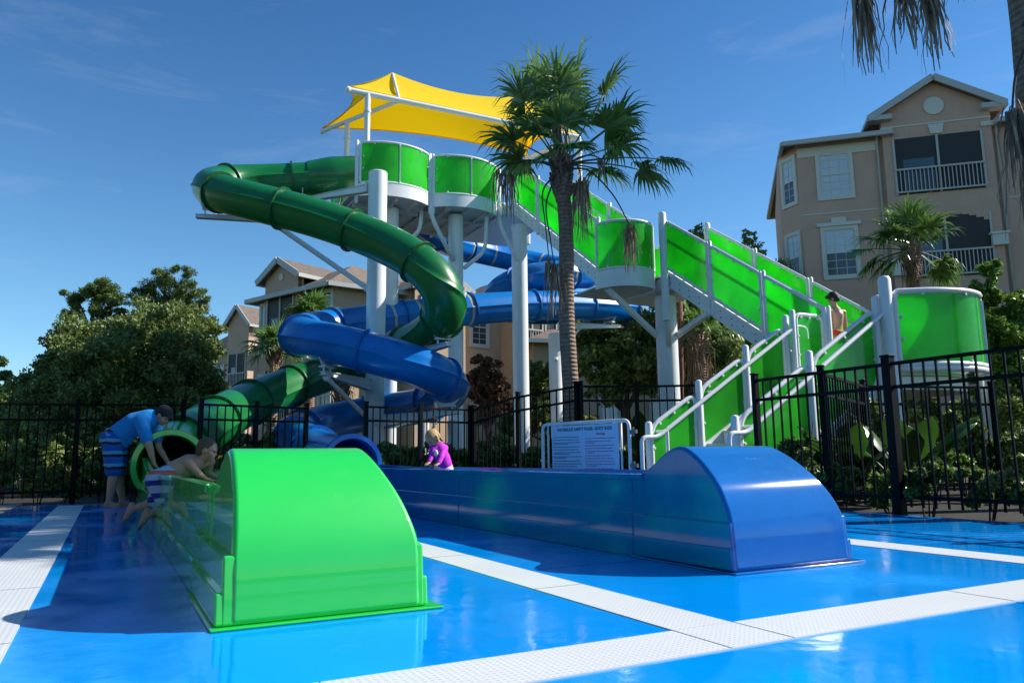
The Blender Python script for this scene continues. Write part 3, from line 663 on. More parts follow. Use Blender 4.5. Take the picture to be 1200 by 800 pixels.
# middle landing
LB_ = 12.95
poly = arc(9.5,LB_,.66,-90,60,0)+[AB(10.13,12.30),AB(11.35,12.30),AB(11.35,14.1),AB(10.14,14.1),AB(10.14,12.97),AB(8.84,12.97)]
slab(poly, ZM+.0, .04, m_white, 'deck_plate')
rim = arc(9.5,LB_,.672,-92,66,0,24)
MB().grid(lambda u,v: rim[min(int(round(u*24)),24)]+ZV*(ZM+.04-.36*v), 24, 1).build('deck_rim', m_white, tw, smooth=True, solid=.02)
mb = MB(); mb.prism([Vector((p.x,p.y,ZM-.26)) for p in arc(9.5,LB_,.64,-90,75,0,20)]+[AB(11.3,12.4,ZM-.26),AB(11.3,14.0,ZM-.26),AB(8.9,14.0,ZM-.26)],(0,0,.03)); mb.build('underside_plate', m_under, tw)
panel(arc(9.5,LB_,.66,-88,46,ZM,14), 1.0, .07, label='curved green guard panel on the middle landing')
posts(10.05,12.24, ZM-1.0, ZM+1.32, .085, 'corner_post'); 
mb = MB(); p = AB(10.05,12.24,0); mb.tube(rounded([p+ZV*(ZM-.1),p+ZV*(ZM-.55),Vector((b7.x,b7.y-.22,ZM-1.5))],.3,6,False),.06,10); mb.build('brace', m_white, tw, smooth=True)
mb = MB(); mb.bar(AB(8.95,12.75,ZM-.33), Vector((b7.x-.2,b7.y,ZM-1.25)), .10,.10); mb.build('brace', m_white, tw)
mb = MB(); mb.bar(Vector((b7.x+.2,b7.y,ZM-1.25)), AB(10.13,11.1,ZM-1.05), .10,.10); mb.build('brace', m_white, tw)
mb = MB(); mb.prism([AB(10.13,12.30,ZM-.3),AB(11.33,12.30,ZM-.3),AB(11.33,14.05,ZM-.3),AB(10.13,14.05,ZM-.3)],(0,0,.24)); mb.build('deck_frame', m_white, tw, bevel=.01)
panel(arc(10.55,13.3,.8,90,180,ZM,10), 1.0, .07, label='curved green panel behind the middle landing')
panel([AB(10.2,14.1,ZM),AB(10.55,14.1,ZM)], 1.0, .07)
posts(11.35,13.2, ZM-.3, ZM+1.25); posts(11.38,12.35, ZM-.3, ZM+1.3, .07, 'corner_post')
# lower landing
LA0, LA1, LBb, LBt = 9.45, 11.33, 6.80, 8.40
poly = [AB(LA0,LBb),AB(10.2,LBb-.25),AB(10.9,LBb-.15),AB(11.4,LBb+.35),AB(11.4,LBt),AB(LA0,LBt)]
slab(poly, ZL, .05, m_white, 'deck_plate')
mb = MB(); mb.prism([Vector((p.x,p.y,ZL-.25)) for p in poly],(0,0,.19)); mb.build('deck_frame', m_white, tw, bevel=.01)
cp = spline([AB(9.50,LBb-.10,ZL),AB(9.95,LBb-.42,ZL),AB(10.45,LBb-.55,ZL),AB(10.9,LBb-.44,ZL),AB(11.22,LBb-.12,ZL)],4)
panel(cp, 1.02, .08, frame_r=.044, rad=.14, label='large curved green guard panel on the lower landing')
MB().tube([p+ZV*.02 for p in cp], .045, 10).build('deck_rim', m_white, tw, smooth=True)
posts(9.38,LBb-.06, -.03, ZL+1.32, .085, 'corner_post'); posts(11.32,LBb-.08, -.03, ZL+1.15, .045)
posts(11.30,LBb-.2, -.03, ZL+1.12, .05)
panel([AB(11.4,LBb+.1,ZL),AB(11.4,LBt-.1,ZL)], 1.0, .08)
panel([AB(LA0+.02,LBt,ZL),AB(10.05,LBt,ZL)], 1.0, .08); posts(LA0-.02,LBt+.02,-.03,ZL+1.15); posts(10.1,LBt-.02,-.03,ZL+1.15,.05)
posts(9.28,6.84,-.03,ZL+1.05); 
# lower flight climbs along E2
SA0, SA1, SB0, SB1 = 6.62, 9.40, 6.90, 8.56
F = lambda a,b,z: AB(a,b,z)
for s,sg in ((SB0,1),(SB1,-1)):
    p0 = AB(SA0+.1,s,.0); p1 = AB(SA1,s,ZL)
    mb = MB(); mb.prism([p0+ZV*.0, p1-ZV*.30, p1+ZV*.10, p0+ZV*.20], E1*.05*sg); mb.build('stringer', m_white, tw, bevel=.006)
for i in range(9):
    z = ZL*(i+1)/9-.02; x0 = SA0+.15+(SA1-SA0-.15)*i/9; x1 = SA0+.15+(SA1-SA0-.15)*(i+1)/9
    MB().prism([AB(x0,SB0+.05,z),AB(x1+.02,SB0+.05,z),AB(x1+.02,SB1-.05,z),AB(x0,SB1-.05,z)],(0,0,-.035)).build('tread', m_under, tw)
    MB().prism([AB(x0+.01,SB0+.06,z-.036),AB(x0+.02,SB0+.06,z-.036),AB(x0+.02,SB1-.06,z-.036),AB(x0+.01,SB1-.06,z-.036)],(0,0,-.14)).build('riser', m_white, tw)
def slope_panel(b, a_0, a_1, h_lo, h_hi):
    # green panel from near the ground up to the sloping rail
    z = lambda a: ZL*(a-SA0)/(SA1-SA0)
    p0 = AB(a_0,b,max(z(a_0)-h_lo,.06)); p1 = AB(a_1,b,max(z(a_1)-h_lo,.06)); 
    return panel([p0,p1], z(a_0)+h_hi-p0.z, 0, rad=.16, H2=z(a_1)+h_hi-p1.z, label='green side panel of the lowest stair flight')
slope_panel(SB1, SA0+.06, SA0+.86, 1.0, .92); slope_panel(SB1, SA0+.98, SA0+1.84, 1.0, .92); slope_panel(SB1, SA0+1.94, SA1-.06, 1.4, .92)
slope_panel(SB0, SA0+.10, SA0+1.30, .10, .92); slope_panel(SB0, SA0+1.42, SA1-.12, .10, .92)
for b_ in (SB0,SB1):
    for f in (0,.335,.68,1) if b_ == SB1 else (0,.48,1):
        a_ = SA0+(SA1-SA0)*f; posts(a_, b_-.02, -.03, ZL*f+(1.02 if f==0 else 1.08), .05)
    mb = MB(); o_ = -.14
    mb.tube(rounded([AB(SA0-.28,b_+o_,.50),AB(SA0+.02,b_+o_,.50),AB(SA0+.02,b_+o_,.50)],.02,3,False),.001,4) if False else None
    q0 = AB(SA0-.02,b_+o_,.80); q1 = AB(SA1+.1,b_+o_,ZL+.90)
    mb.tube(rounded([AB(SA0+.22,b_+o_,.30),AB(SA0-.22,b_+o_,.30),AB(SA0-.22,b_+o_,.80),AB(SA0+.05,b_+o_,.80),q1,AB(SA1+.32,b_+o_,ZL+.88),AB(SA1+.32,b_+o_,ZL+.7)],.09,5,False),.030,10)
    mb.tube([AB(SA0+.22,b_+o_,.30),AB(SA0+.22,b_+o_,.93)],.026,8)
    for f in (.05,.4,.75,.98): mb.cyl(AB(SA0+(SA1-SA0)*f,b_+o_,.80+ZL*f), AB(SA0+(SA1-SA0)*f,b_,.80+ZL*f), .016, 8)
    mb.build('handrail', m_white, tw, smooth=50)
# ------------------------------------------------------------------ shade sail on its poles
cA, cB, cC, cD = P(408,101,17.9), P(378,150,20.0), P(617,183,21.9), P(678,157,20.7)
ap1, ap2 = P(460,85,18.9), P(622,112,21.0)
sl = empty('shade_canopy', ((cA.x+cC.x)/2,(cA.y+cC.y)/2,ZT), 'bright yellow fabric shade canopy on thin white poles over the top platform', 'shade canopy')
ctr = (cA+cB+cC+cD)/4
def edge(p,q,u,bow):
    m_ = p.lerp(q,u); k = 4*u*(1-u); inw = (ctr-(p+q)/2); inw.z = 0; inw.normalize(); return m_+inw*bow*k+ZV*bow*.35*k
def ridge(u): return ap1.lerp(ap2,u)-ZV*.28*4*u*(1-u)
fab = MB()
fab.grid(lambda u,v: edge(cA,cD,u,.12).lerp(ridge(u),v)-ZV*.10*4*v*(1-v), 24, 8)
fab.grid(lambda u,v: edge(cB,cC,u,.30).lerp(ridge(u),v)-ZV*.10*4*v*(1-v), 24, 8)
fab.grid(lambda u,v: edge(cA,cB,u,.42).lerp(ap1,v)-ZV*.05*4*v*(1-v), 12, 8)
fab.grid(lambda u,v: edge(cD,cC,u,.40).lerp(ap2,v)-ZV*.05*4*v*(1-v), 12, 8)
fab.build('fabric', m_yellow, sl, smooth=40, weld=.001)
hem = MB()
for p,q,bw in ((cA,cD,.12),(cB,cC,.30),(cA,cB,.42),(cD,cC,.40)): hem.tube([edge(p,q,i/24,bw) for i in range(25)], .022, 6)
hem.build('hem', m_yellow, sl, smooth=True)
fr = MB(); dn = ZV*-.10
fr.tube([cA+dn,cD+dn],.07,12); fr.tube([cB+dn, (cA.lerp(cD,.20))+dn],.06,12); fr.tube([cC+dn,cD+dn],.06,12); fr.ell(cA+dn,(.09,.09,.09)); fr.ell(cB+dn,(.08,.08,.08))
fr.tube([cA.lerp(cD,.2)+dn, ap1-ZV*.05],.04,10); fr.tube([cD+dn,ap2-ZV*.05],.04,10)
fr.build('roof_frame', m_white, sl, smooth=40)
for px,py,pt,q in ((431,240,cA.lerp(cD,.075),0),(407,240,cB.lerp(cA.lerp(cD,.2),.34),0),(621,0,cC,1),(0,0,cD,1)):
    b_ = Vector((pt.x,pt.y,ZT-.2)); mb = MB(); mb.tube([b_, pt+dn],.075,12); mb.tube([pt+dn-ZV*.5,pt+dn-ZV*.44],.095,12); mb.build('pole', m_white, sl, smooth=50)
for pt in (cA,cB,cC,cD):
    mb = MB(); mb.bar(pt+dn+ZV*.04, pt+(ctr-pt).normalized()*.25, .05,.03); mb.build('corner_bracket', m_bolt, sl)
# ------------------------------------------------------------------ fences
def fence(pts, H, label, group='black metal picket fences around the pool deck', sp=.115, z0s=None, endpost=True, big=()):
    pts = [Vector((p.x,p.y,0)) for p in pts]; z0s = z0s or [0]*len(pts)
    root = empty('picket_fence', (pts[0].x,pts[0].y,0), label, 'fence', group)
    for i,p in enumerate(pts):
        w_ = .085 if i in big else .062
        m_ = Matrix.Rotation(math.atan2(*(reversed((pts[min(i+1,len(pts)-1)]-pts[max(i-1,0)]).xy))) ,3,'Z')
        hh = H+.045+z0s[i]; mb = MB(); mb.box((p.x,p.y,hh/2-.03),(w_,w_,hh+.06),m_); mb.box((p.x,p.y,hh+.011),(w_+.014,w_+.014,.018),m_)
        mb.build('post', m_fence, root, bevel=.004)
    for (p,za),(q,zb) in zip(list(zip(pts,z0s))[:-1], list(zip(pts,z0s))[1:]):
        d = (q-p).normalized(); L = (q-p).length; a = p+d*.033; b = q-d*.033
        for hz in (H-.02,H-.235,.155):
            mb = MB(); mb.bar(a+ZV*(hz+za), b+ZV*(hz+zb), .026, .032); mb.build('rail', m_fence, root)
        mb = MB(); n = max(2,int(round(L/sp)))
        for k in range(1,n):
            f = k/n; c = p.lerp(q,f); z_ = za+(zb-za)*f; mb.bar(c+ZV*(z_+.07), c+ZV*(z_+H-.02), .016,.016, d)
        mb.build('picket_panel', m_fence, root)
    return root
H_ = 1.38
fence([AB(6.35,-1.9),AB(6.35,.25),AB(6.35,2.4),AB(6.35,4.60),AB(6.35,6.26)], H_, 'black picket fence along the right edge of the deck, nearest the camera', big=(3,))
fence([AB(6.42,5.42),AB(8.2,6.3),AB(10.0,7.0)-E1*1.2], H_, 'black picket fence running back under the stairs from the right fence')
gpt = lambda x,y,z: (lambda d: Vector((0,0,CH))+d*((z-CH)/d.z))((x-600)*RT-(y-400)*UP+FPX*FW)
fA = [AB(-1.9,-2),AB(-1.9,.4),AB(-1.9,2.8),AB(-1.9,5.2),AB(-1.9,7.6),AB(-1.9,10.0),AB(-1.9,12.6)]
fence(fA, H_, 'black picket fence along the gravel at the left side of the deck')
fence([AB(-1.82,12.62),AB(-.4,12.5),AB(.95,12.1)], H_, 'black picket fence behind the bending man')
q0 = gpt(236,472,H_); q1 = gpt(359,477,H_); fence([q0, q0.lerp(q1,.5), q1], H_, 'short black fence between the green and blue slide exits')
q2 = gpt(429,475,H_); q3 = gpt(551,479,H_); q5 = Vector((.97,11.6,0)); fence([q2, q2.lerp(q3,.5), q3], H_, 'black picket fence right behind the toddler in magenta')
q4 = P(607,462,12.2)
fence([q3+Vector((.07,-.05,0)), Vector((q4.x,q4.y,0)), q5], H_, 'oblique black picket fence left of the palm trunk', z0s=[0,.14,.24])
q6 = P(817,452,11.4); fence([q5+Vector((.07,-.02,0)), q5.lerp(Vector((q6.x,q6.y,0)),.5), Vector((q6.x,q6.y,0))], H_, 'black picket fence between the palm trunk and the stairs', z0s=[.24,.22,.22])
# ------------------------------------------------------------------ sign gate
g1 = AB(SA0-.24,SB1-.10); g0 = P(636,505,11.9); g0.z = 0
gd = (Vector((g0.x,g0.y,0))-Vector((g1.x,g1.y,0))); gl = gd.length; gd.normalize(); ZG = 1.04
sg = empty('sign_gate', (g1.x,g1.y,0), 'white tube gate carrying the pale blue safety rules board', 'gate')
g1p = Vector((g1.x,g1.y,0))+gd*.16; g0p = Vector((g0.x,g0.y,0)); gn = gd.cross(ZV)
if gn.y > 0: gn = -gn
mb = MB(); mb.tube(rounded([g1p+ZV*.12,g1p+ZV*ZG,g0p+ZV*ZG,g0p+ZV*.12],.11,6,True),.026,10,closed=True); mb.build('gate_frame', m_white, sg, smooth=True)
GL = (g0p-g1p).length
for f in (.085,.165,.87,.93):
    mb = MB(); c = g1p.lerp(g0p,f); mb.tube([c+ZV*.13,c+ZV*(ZG-.01)],.015,8); mb.build('bar', m_white, sg, smooth=True)
mb = MB()
for z in (.88,.42): mb = MB(); mb.bar(g1p+ZV*z, g1p-gd*.13+ZV*z, .04,.05); mb.tube([g1p-gd*.06+ZV*(z-.06),g1p-gd*.06+ZV*(z+.06)],.022,8); mb.build('hinge', m_bolt, sg)
sb0 = g0p.lerp(g1p,.135); sb1 = g0p.lerp(g1p,.90); BW = (sb1-sb0).length
mb = MB(); ux = (sb1-sb0).normalized(); mb.prism([sb0+ZV*.16+gn*.030,sb1+ZV*.16+gn*.030,sb1+ZV*(ZG-.035)+gn*.030,sb0+ZV*(ZG-.035)+gn*.030], -gn*.008)
board = mb.build('sign_board', m_sign, sg)
def text(s, x, z, size, m, parent, align='LEFT', name='lettering', bold=0, sx=1):
    cu = bpy.data.curves.new('t','FONT'); cu.body = s; cu.size = size; cu.align_x = align; cu.extrude = .0008; cu.offset = bold
    o = bpy.data.objects.new('t', cu); C.link(o); bpy.context.view_layer.update()
    me = bpy.data.meshes.new_from_object(o.evaluated_get(bpy.context.evaluated_depsgraph_get())); bpy.data.objects.remove(o)
    me.materials.clear(); me.materials.append(m); ob = bpy.data.objects.new(name, me); C.link(ob)
    mm = Matrix((ux*sx, ZV, gn)).transposed().to_4x4(); mm.translation = sb0+ux*x+ZV*z+gn*.0315
    off = Vector((0,0,0)); q = parent
    while q is not None: off += q.location; q = q.parent
    me.transform(Matrix.Translation(-off) @ mm); ob.parent = parent; return ob
text('WATERSLIDE SAFETY RULES - BODY SLIDE', BW*.5, ZG-.115, .062, m_text, board, 'CENTER', bold=.0016, sx=BW*.92/1.30)
text('Warnings', BW*.75, ZG-.185, .045, m_textr, board, 'CENTER', bold=.001)
rg = random.Random(3)
def lines(x0, x1, z0, z1, rowh, m):
    mb = MB(); z = z0
    while z > z1:
        x = x0; nrow = rg.choice((1,1,2))
        for r_ in range(nrow):
            x = x0+(.02 if r_ else 0); end = x0+(x1-x0)*(rg.uniform(.82,1.0) if r_==0 else rg.uniform(.3,.6))
            while x < end:
                wl = rg.uniform(.018,.05); a_ = sb0+ux*x+ZV*z+gn*.0312; x2 = min(x+wl,end)
                mb.prism([a_, a_+ux*(x2-x), a_+ux*(x2-x)+ZV*.011, a_+ZV*.011], gn*.0006); x = x2+.010
            z -= rowh*.62
        z -= rowh*.5
    return mb
lines(.03, BW*.46, ZG-.21, .22, .036, m_text).build('small_print', m_text, board)
lines(BW*.52, BW*.97, ZG-.24, .22, .036, m_textr).build('small_print', m_textr, board)
# ------------------------------------------------------------------ buildings
class Facade:
    def __init__(s, o, d):
        s.o = Vector((o[0],o[1],0)); s.d = Vector((d[0],d[1],0)).normalized(); s.n = Vector((s.d.y,-s.d.x,0))   # outward, towards the viewer
        if s.n.y > 0: s.n = -s.n
    def p(s,u,v,z): return s.o+s.d*u+s.n*v+ZV*z           # v>0 : out of the wall
def fbox(mb, F, u0,u1,v0,v1,z0,z1):
    vs = [F.p(u,v,z) for u in (u0,u1) for v in (v0,v1) for z in (z0,z1)]
    return mb.add(vs, [(0,1,3,2),(4,6,7,5),(0,4,5,1),(2,3,7,6),(0,2,6,4),(1,5,7,3)])
def window(F, par, u0,u1,z0,z1, v=0, mull=3, blind=True, crown=False, sashes=True):
    mb = MB(); t = .14
    fbox(mb,F,u0-t,u0,v+.002,v+.07,z0-t,z1+t); fbox(mb,F,u1,u1+t,v+.002,v+.07,z0-t,z1+t); fbox(mb,F,u0,u1,v+.002,v+.069,z1,z1+t); fbox(mb,F,u0,u1,v+.002,v+.069,z0-t,z0)
    if crown:
        fbox(mb,F,u0-t-.12,u1+t+.12,v+.003,v+.13,z1+t+.001,z1+t+.14); um = (u0+u1)/2; fbox(mb,F,um-.28,um+.28,v+.004,v+.12,z1+t+.141,z1+t+.34)
    w_ = mb.build('window', m_trim, par)
    mb = MB(); fbox(mb,F,u0,u1,v+.004,v+.015,(z0+z1)/2,z1); mb.build('upper_pane', m_blind if blind else m_glass, w_)
    mb = MB(); fbox(mb,F,u0,u1,v+.004,v+.013,z0,(z0+z1)/2); mb.build('lower_pane', m_blind if blind == 2 else m_glass, w_)
    mb = MB(); fbox(mb,F,u0,u1,v+.005,v+.045,(z0+z1)/2-.025,(z0+z1)/2+.025)
    for k in range(1,mull): u = u0+(u1-u0)*k/mull; fbox(mb,F,u-.011,u+.011,v+.005,v+.03,z0,z1)
    for k in (1,2,4,5) if sashes else (): z = z0+(z1-z0)*k/6; fbox(mb,F,u0,u1,v+.0055,v+.029,z-.011,z+.011)
    fbox(mb,F,u0,u0+.04,v+.006,v+.04,z0,z1); fbox(mb,F,u1-.04,u1,v+.006,v+.04,z0,z1); fbox(mb,F,u0,u1,v+.0061,v+.039,z0,z0+.04); fbox(mb,F,u0,u1,v+.0061,v+.039,z1-.04,z1)
    mb.build('glazing_bars', m_trim, w_)
    return w_
def balcony(F, par, u0,u1,z0,z1, v=0, rail_h=1.0, mid=True, m_post=None, arch=False):
    mb = MB(); fbox(mb,F,u0,u1,v+.004,v+.012,z0,z1); b = mb.build('balcony_screen', m_screen, par)
    mb = MB(); mp_ = m_post or m_gutter
    for ua_ in (u0-.05,u1-.03,(u0+u1)/2-.04): mb = MB(); fbox(mb,F,ua_,ua_+.08,v+.013,v+.06,z0,z1); mb.build('screen_post', mp_, b)
    # darker furniture / sliding door seen through the screen
    mb = MB(); um = (u0+u1)/2; fbox(mb,F,u0+.3,um-.15,v+.0125,v+.0135,z0+.1,z0+(z1-z0)*.62); mb.build('sliding_door', m_glass, b)
    mb = MB(); fbox(mb,F,u0,u1,v+.07,v+.13,z0+rail_h-.04,z0+rail_h+.03); fbox(mb,F,u0,u1,v+.07,v+.13,z0+.05,z0+.11)
    n = int((u1-u0)/.14)
    for k in range(1,n): u = u0+(u1-u0)*k/n; fbox(mb,F,u-.016,u+.016,v+.08,v+.115,z0+.1,z0+rail_h-.03)
    mb.build('railing', mp_, b); return b
def wall(F, par, u0,u1,v0,v1,z0,z1, m, name='wall'):
    mb = MB(); fbox(mb,F,u0,u1,v0,v1,z0,z1); return mb.build(name, m, par)
def eave_gable(F, par, u0,u1,v0,v1,ze,zp,over=.5, m=None, ov_f=.25, th=.16):
    """gable roof, ridge along v; v1 is the front"""
    um = (u0+u1)/2; mb = MB()
    L = [(u0-over,ze),(um,zp),(u1+over,ze)]
    for (ua,za),(ub,zb) in ((L[0],L[1]),(L[1],L[2])):
        mb.add([F.p(ua,v0,za+th),F.p(ub,v0,zb+th),F.p(ub,v1+ov_f,zb+th),F.p(ua,v1+ov_f,za+th),F.p(ua,v0,za),F.p(ub,v0,zb),F.p(ub,v1+ov_f,zb),F.p(ua,v1+ov_f,za)],
               [(0,1,2,3),(7,6,5,4),(0,3,7,4),(3,2,6,7),(2,1,5,6),(1,0,4,5)])
    r = mb.build('roof', m_roof, par)
    mb = MB()
    for (ua,za),(ub,zb) in ((L[0],L[1]),(L[1],L[2])):
        a = F.p(ua,v1+ov_f+.03,za+th*.5); b = F.p(ub,v1+ov_f+.03,zb+th*.5); mb.bar(a,b,.06,th+.1, F.n.cross(b-a))
    for ua in (u0-over,u1+over): mb.bar(F.p(ua,v0,ze+th*.4),F.p(ua,v1+ov_f,ze+th*.4),.12,.16)
    mb.build('fascia', m_gutter, r)
    mb = MB(); s = (zp-ze)/(um-(u0-over)); ez = ze+s*over
    mb.prism([F.p(u0,v1-.001,ze-.6),F.p(u1,v1-.001,ze-.6),F.p(u1,v1-.001,ez-.01),F.p(um,v1-.001,zp-.01),F.p(u0,v1-.001,ez-.01)], F.n*-.3); mb.build('gable_wall', m, par)
    return r
def hip(par, pts, ze, zr, inset, over=0, name='roof'):
    """hip roof over a quad footprint"""
    c = sum(pts,Vector())/4; P4 = [p+ZV*ze for p in pts]
    a,b,c_,d = P4; L1 = (b-a).length; L2 = (d-a).length
    if L1 >= L2: r0 = (a+d)/2+(b-a).normalized()*inset; r1 = (b+c_)/2-(b-a).normalized()*inset; r0.z = r1.z = zr; fs = [(0,1,5,4),(1,2,5),(2,3,4,5),(3,0,4)]
    else: r0 = (a+b)/2+(d-a).normalized()*inset; r1 = (d+c_)/2-(d-a).normalized()*inset; r0.z = r1.z = zr; fs = [(0,1,4),(1,2,5,4),(2,3,5),(3,0,4,5)]
    mb = MB(); mb.add(P4+[r0,r1], fs+[(3,2,1,0)]); r = mb.build(name, m_roof, par)
    mb = MB()
    for i in range(4): p = P4[i]; q = P4[(i+1)%4]; mb.bar(p-ZV*.05,q-ZV*.05,.14,.18)
    mb.build('gutter', m_gutter, r); return r
# right apartment block (shade side towards us)
K = .92; oR = P(950,400,32.5*K); FR = Facade(oR,(.965,-.262)); S_ = K
ra = empty('apartment_building', (oR.x,oR.y,0), 'tan stucco apartment building with gabled screened balconies at the right', 'building')
z3a,z3b,z2a,z2b = 11.7*S_,13.7*S_,8.15*S_,10.2*S_; ze = 14.2*S_
wall(FR,ra, 0,20, -9,0, 0, ze, m_tan)
# chamfered bay on the left corner
ch = FR.p(0,0,0); chd = (FR.d*-.62-FR.n*.78); FC = Facade(ch+chd*1.12, -chd); 
mb = MB(); mb.prism([FR.p(.01,-.001,0),FR.p(.01,-9,0),FR.p(-.3,-9,0),ch+chd*1.15], ZV*(ze-.001)); mb.build('bay_wall', m_tan, ra)
for za,zb,cr_ in ((z3a,z3b,False),(z2a,z2b,True),(4.75*S_,6.6*S_,False)):
    window(FR,ra, .86*S_,2.08*S_, za,zb, 0, 3, 2 if za == z3a else 1, cr_); window(FC,ra, .26,.86, za,zb, 0, 2, 1, False)
mb = MB(); fbox(mb,FR,-.01,3.3*S_,.003,.05,ze-.55,ze-.15); fbox(mb,FR,-.01,20,.003,.03,10.95*S_,11.0*S_); mb.build('trim_band', m_trim, ra)
u0,u1 = 3.45*S_,7.62*S_
wall(FR,ra, u0,u1, 0,.25, 0, 14.45*S_, m_tan, 'projecting_bay')
eave_gable(FR,ra,u0,u1,-6,.252,14.75*S_,16.3*S_,.5,m_tan,.3,.16)
mb = MB(); fbox(mb,FR,u0-.5,u0+.35,.1,.58,14.75*S_-.02,14.75*S_+.18); mb.build('eave_return', m_gutter, ra); mb = MB(); fbox(mb,FR,u1-.35,u1+.5,.1,.58,14.75*S_-.02,14.75*S_+.18); mb.build('eave_return', m_gutter, ra)
mb = MB(); fbox(mb,FR,u0-.06,u0+.36,.253,.32,14.05*S_,14.45*S_); fbox(mb,FR,u1-.36,u1+.06,.253,.32,14.05*S_,14.25*S_); fbox(mb,FR,u0,u1,.253,.285,14.42*S_,14.48*S_)
um = (u0+u1)/2; mb.prism([FR.p(um-.2,.254,13.95*S_),FR.p(um+.2,.254,13.95*S_),FR.p(um+.28,.254,14.38*S_),FR.p(um-.28,.254,14.38*S_)],FR.n*.08); mb.build('cornice', m_trim, ra)
mb = MB(); c_ = FR.p(um,.256,15.2*S_); mb.cyl(c_, c_+FR.n*.05, .36, 28); mb.build('round_vent', m_trim, ra, smooth=40)
balcony(FR,ra, 3.85*S_,7.2*S_, 11.4*S_,13.9*S_, .251)
balcony(FR,ra, 3.85*S_,7.2*S_, 7.75*S_,10.35*S_, .251)
mb = MB(); 
for k in range(13):      # shallow arch over the lower balcony
    f0 = k/13; f1 = (k+1)/13; ua = 3.8*S_+3.45*S_*f0; ub = 3.8*S_+3.45*S_*f1; zc = 10.42*S_-.42*(abs((f0+f1)-1))**2.2
    fbox(mb,FR,ua,ub,.2521+k*.00001,.28,zc,10.62*S_)
mb.build('arch', m_tan, ra)
balcony(FR,ra, 3.85*S_,7.2*S_, 4.2*S_,6.7*S_, .251)
mb = MB(); fbox(mb,FR,u0-.08,u0+.45,.253,.45,7.9*S_,8.35*S_+.2); mb.build('pier_cap', m_trim, ra); mb = MB(); fbox(mb,FR,u1-.42,u1+.1,.253,.45,8.9*S_,9.35*S_); fbox(mb,FR,u1-.48,u1+.16,.253,.5,9.35*S_,9.45*S_); mb.build('pier_cap', m_trim, ra)
mb = MB()
for u in (u0-.18,u1+.2): mb.tube([FR.p(u,.09,0),FR.p(u,.09,ze-.2),FR.p(u,.35,ze+.1)],.055,8)
mb.build('downspout', m_gutter, ra, smooth=True)
for za,zb in ((z3a,z3b),(z2a,z2b),(4.75*S_,6.6*S_)): window(FR,ra,u1+2.0,u1+3.3,za,zb,0,3,1)
hip(ra,[FR.p(u0+.3,.55,0),FR.p(-.62,.5,0),FR.p(-.62,-9.6,0),FR.p(u0+.3,-9.6,0)],ze,ze+1.35,3.2)
hip(ra,[FR.p(20.6,.55,0),FR.p(u1+.15,.55,0),FR.p(u1+.15,-9.6,0),FR.p(20.6,-9.6,0)],ze,ze+1.6,4.5)
# left apartment block: shaded face A, sunlit face B
oL = P(391,400,30.0); FA_ = Facade(oL,(.8,-.6)); FB_ = Facade(oL,(.8,.6))
la = empty('apartment_building', (oL.x,oL.y,0), 'peach stucco apartment building with brown shingle roof behind the slides', 'building')
e0 = 7.75
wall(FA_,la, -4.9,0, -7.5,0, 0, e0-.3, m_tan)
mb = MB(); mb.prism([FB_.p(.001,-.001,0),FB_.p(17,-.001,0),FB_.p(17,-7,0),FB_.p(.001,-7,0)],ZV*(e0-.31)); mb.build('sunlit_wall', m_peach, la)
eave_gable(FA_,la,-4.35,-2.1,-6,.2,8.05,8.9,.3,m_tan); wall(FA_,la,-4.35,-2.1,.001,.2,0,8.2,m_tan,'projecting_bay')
balcony(FA_,la,-4.1,-2.35,5.05,7.4,.201); balcony(FA_,la,-4.1,-2.35,2.0,4.3,.201)
window(FA_,la,-.72,-.18,5.1,7.25,0,2,0); window(FA_,la,-1.55,-1.05,5.1,7.25,0,2,0); window(FA_,la,-4.78,-4.5,5.1,7.2,0,1,1); window(FA_,la,-.72,-.18,2.0,4.1,0,2,0)
window(FA_,la,-4.78,-4.5,2.0,4.1,0,1,1)
mb = MB(); c_ = FA_.p(-3.225,.203,8.25); mb.cyl(c_,c_+FA_.n*.04,.16,20); mb.build('round_vent', m_trim, la, smooth=40)
hip(la,[FB_.p(-.2,.35,0)+FA_.n*.3,FB_.p(8.2,.55,0),FB_.p(8.2,-7.6,0),FA_.p(-5.4,.45,0)],e0-.28,9.0,3.0)
# sunlit bays further along the block
eave_gable(FB_,la,3.1,5.6,-4,1.0,7.5,8.45,.3,m_peach); wall(FB_,la,3.1,5.6,0.001,1.0,0,7.7,m_peach,'projecting_bay')
window(FB_,la,3.5,4.3,5.9,7.2,1.0,2,1); window(FB_,la,2.0,2.7,5.9,7.2,0,2,0)
hip(la,[FB_.p(8.0,1.4,0),FB_.p(17.4,1.2,0),FB_.p(17.4,-7.6,0),FB_.p(8.0,-7.6,0)],7.6,8.9,3.4)
eave_gable(FB_,la,8.2,11.4,-4,1.2,8.0,9.2,.3,m_peach); wall(FB_,la,8.2,11.4,.001,1.2,0,8.2,m_peach,'projecting_bay')
mb = MB(); c_ = FB_.p(9.8,1.203,8.75); mb.cyl(c_,c_+FB_.n*.04,.34,20); mb.build('round_vent', m_trim, la, smooth=40)
balcony(FB_,la,8.5,9.7,5.3,7.5,1.201); balcony(FB_,la,9.9,11.2,5.3,7.5,1.201); balcony(FB_,la,8.5,9.7,2.2,4.1,1.201); balcony(FB_,la,9.9,11.2,2.2,4.1,1.201)
mb = MB()
for uu in (8.3,9.8,11.3): fbox(mb,FB_,uu-.17,uu+.17,1.2,1.36,0,4.6); 
mb.build('pier', m_peach, la)
for uu in (8.3,9.8,11.3): mb = MB(); fbox(mb,FB_,uu-.24,uu+.24,1.19,1.42,2.9,3.2); mb.build('pier_cap', m_trim, la)
